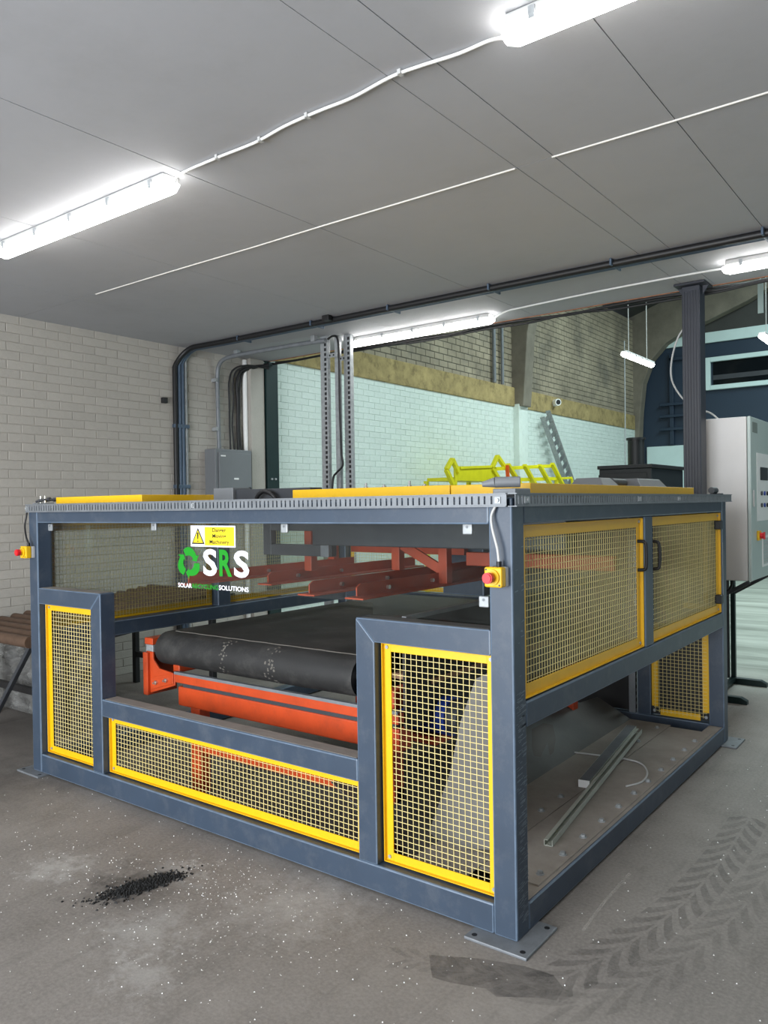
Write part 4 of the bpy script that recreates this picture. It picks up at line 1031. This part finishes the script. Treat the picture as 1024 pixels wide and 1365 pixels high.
for (ax_p, bx_p) in (((677, 619), (696, 650)), ((699, 620), (716, 650)), ((719, 620), (736, 650)), ((736, 618), (752, 650))):
    MB().bar(HP(*ax_p, xf+.04), HP(*bx_p, xf+.04), .05, .075, (1, 0, 0)).build('tread', LIME, yp, .004)
hoop([HP(744, 638, xf), HP(762, 637, xf), HP(764, 650, xf)], 'stair_hook', .04)
for px in (606, 661, 742):
    p = HP(px, 640, xf)
    for x in (xf, xf-.5): MB().box(x-.03, x+.03, p.y-.03, p.y+.03, 0, p.z).build('leg', LIME, yp, .004)
p = HP(678, 632, xf)
one('orange_strap', MB().bar(HP(676, 620, xf+.05), HP(678, 648, xf+.05), .02, .06, (1, 0, 0)), mat('orange_webbing', (236, 96, 40), .7), 'orange webbing strap tied round the lime yellow platform', 'strap', HP(678, 648, xf+.05))
# galvanised cage ladder section leaning on the wall
ld = thing('leaning_tray', 'galvanised cable tray length leaning against the aqua wall', 'cable tray', (-4.9, 12.2, 0))
tp = Vector((XW+.14, 11.55, 3.40)); bt = Vector((-4.95, 13.4, 0.02))
ax_ = (tp-bt).normalized(); sd = Vector((0, 1, 0)) - ax_*ax_.y; sd.normalize(); nr = ax_.cross(sd)
L2 = (tp-bt).length/2; c = (tp+bt)/2
for s in (-1, 1): MB().obox(c+sd*s*.16, ax_, sd, nr, L2, .006, .05).build('side_rail', GALV, ld)
k = 0
while k < 22:
    p = bt.lerp(tp, (k+.5)/22); MB().obox(p-nr*.03, ax_, sd, nr, .045, .155, .004).build('rung', STEEL, ld); k += 1
q = thing('security_camera', 'white bullet security camera on the concrete beam', 'camera', (XW+.03, 12.2, 3.66))
MB().cyl((XW+.03, 12.2, 3.68), (XW+.16, 12.12, 3.68), .07, 14).build('housing', WHITEP, q)
MB().cyl((XW+.16, 12.12, 3.68), (XW+.165, 12.117, 3.68), .05, 14).build('lens', BLACKP, q)
# pipes beside the hall pilaster
for i, (y, r) in enumerate(((9.75, .035), (10.05, .03))):
    one('wall_pipe', MB().tube([(XW+.03, y, 3.82), (XW+.03, y, 6.3)], r, 8), GALVD, ['grey pipe on the buff brick wall, farther from the concrete pier', 'grey pipe on the buff brick wall beside the concrete pier'][i], 'pipe', (XW+.03, y, 3.82))
one('hanging_board', MB().box(-.376, -.326, 6.0, 6.02, 3.545, 3.84).cyl((-.35, 6.01, 3.84), (-.35, 6.01, 7.7), .008, 6), PALEB, 'narrow pale board hanging from the hall roof', 'board', (-.35, 6.0, 3.545))

# ------------------------------------------------------------------ debris on the floor
def crumbs(name, n, sampler, smin, smax, m, seed):
    q = random.Random(seed); mb = MB()
    for i in range(n):
        x, y = sampler(q)
        if -LM-.1 < x < .0 and -.01 < y < DM: continue
        s = q.uniform(smin, smax); a_ = q.uniform(0, 6.28); ps = []
        for k in range(3): ps.append((x+s*math.cos(a_+k*2.1)*q.uniform(.6, 1), y+s*math.sin(a_+k*2.1)*q.uniform(.6, 1), .0008))
        ps.append((x, y, .0008+s*q.uniform(.5, 1.0)))
        mb.add(ps, [(0, 1, 3), (1, 2, 3), (2, 0, 3), (2, 1, 0)])
    return mb.build(name, m)
WCR = mat('white_crumbs', (226, 226, 222), .4, var=.1)
def samp_white(q):
    if q.random() < .6:
        c = [(-1.55, -.45, .25), (-1.2, -.75, .3), (-1.0, -.4, .4), (-.8, -.3, .35), (-2.1, -.6, .3), (-1.3, -.3, .2)][q.randrange(6)]
        return c[0]+q.gauss(0, c[2]), c[1]+q.gauss(0, c[2]*.7)
    return q.uniform(-3.4, 1.2), q.uniform(-1.7, .0)
o = crumbs('glass_crumbs', 1150, samp_white, .0015, .0045, WCR, 5); o['kind'] = 'stuff'; o['label'] = 'white glass crumbs scattered over the concrete floor'; o['category'] = 'debris'
def samp_r(q): return q.uniform(.03, 1.1), q.uniform(-.3, 3.2)
o = crumbs('pale_grit', 120, samp_r, .002, .006, WCR, 9); o['kind'] = 'stuff'; o['label'] = 'sparse pale grit on the floor beside the side bay'; o['category'] = 'debris'
def samp_bk(q):
    t = q.gauss(0, .45); a_ = Vector((-1.60, -.66)).lerp(Vector((-1.53, -.40)), .5+t*.7); return a_.x+q.gauss(0, .03), a_.y+q.gauss(0, .03)
BKR = mat('black_rubber_granules', (18, 18, 18), .8)
o = crumbs('rubber_granules', 1400, samp_bk, .004, .012, BKR, 6); o['kind'] = 'stuff'; o['label'] = 'small heap of black rubber granules on the concrete floor'; o['category'] = 'debris'
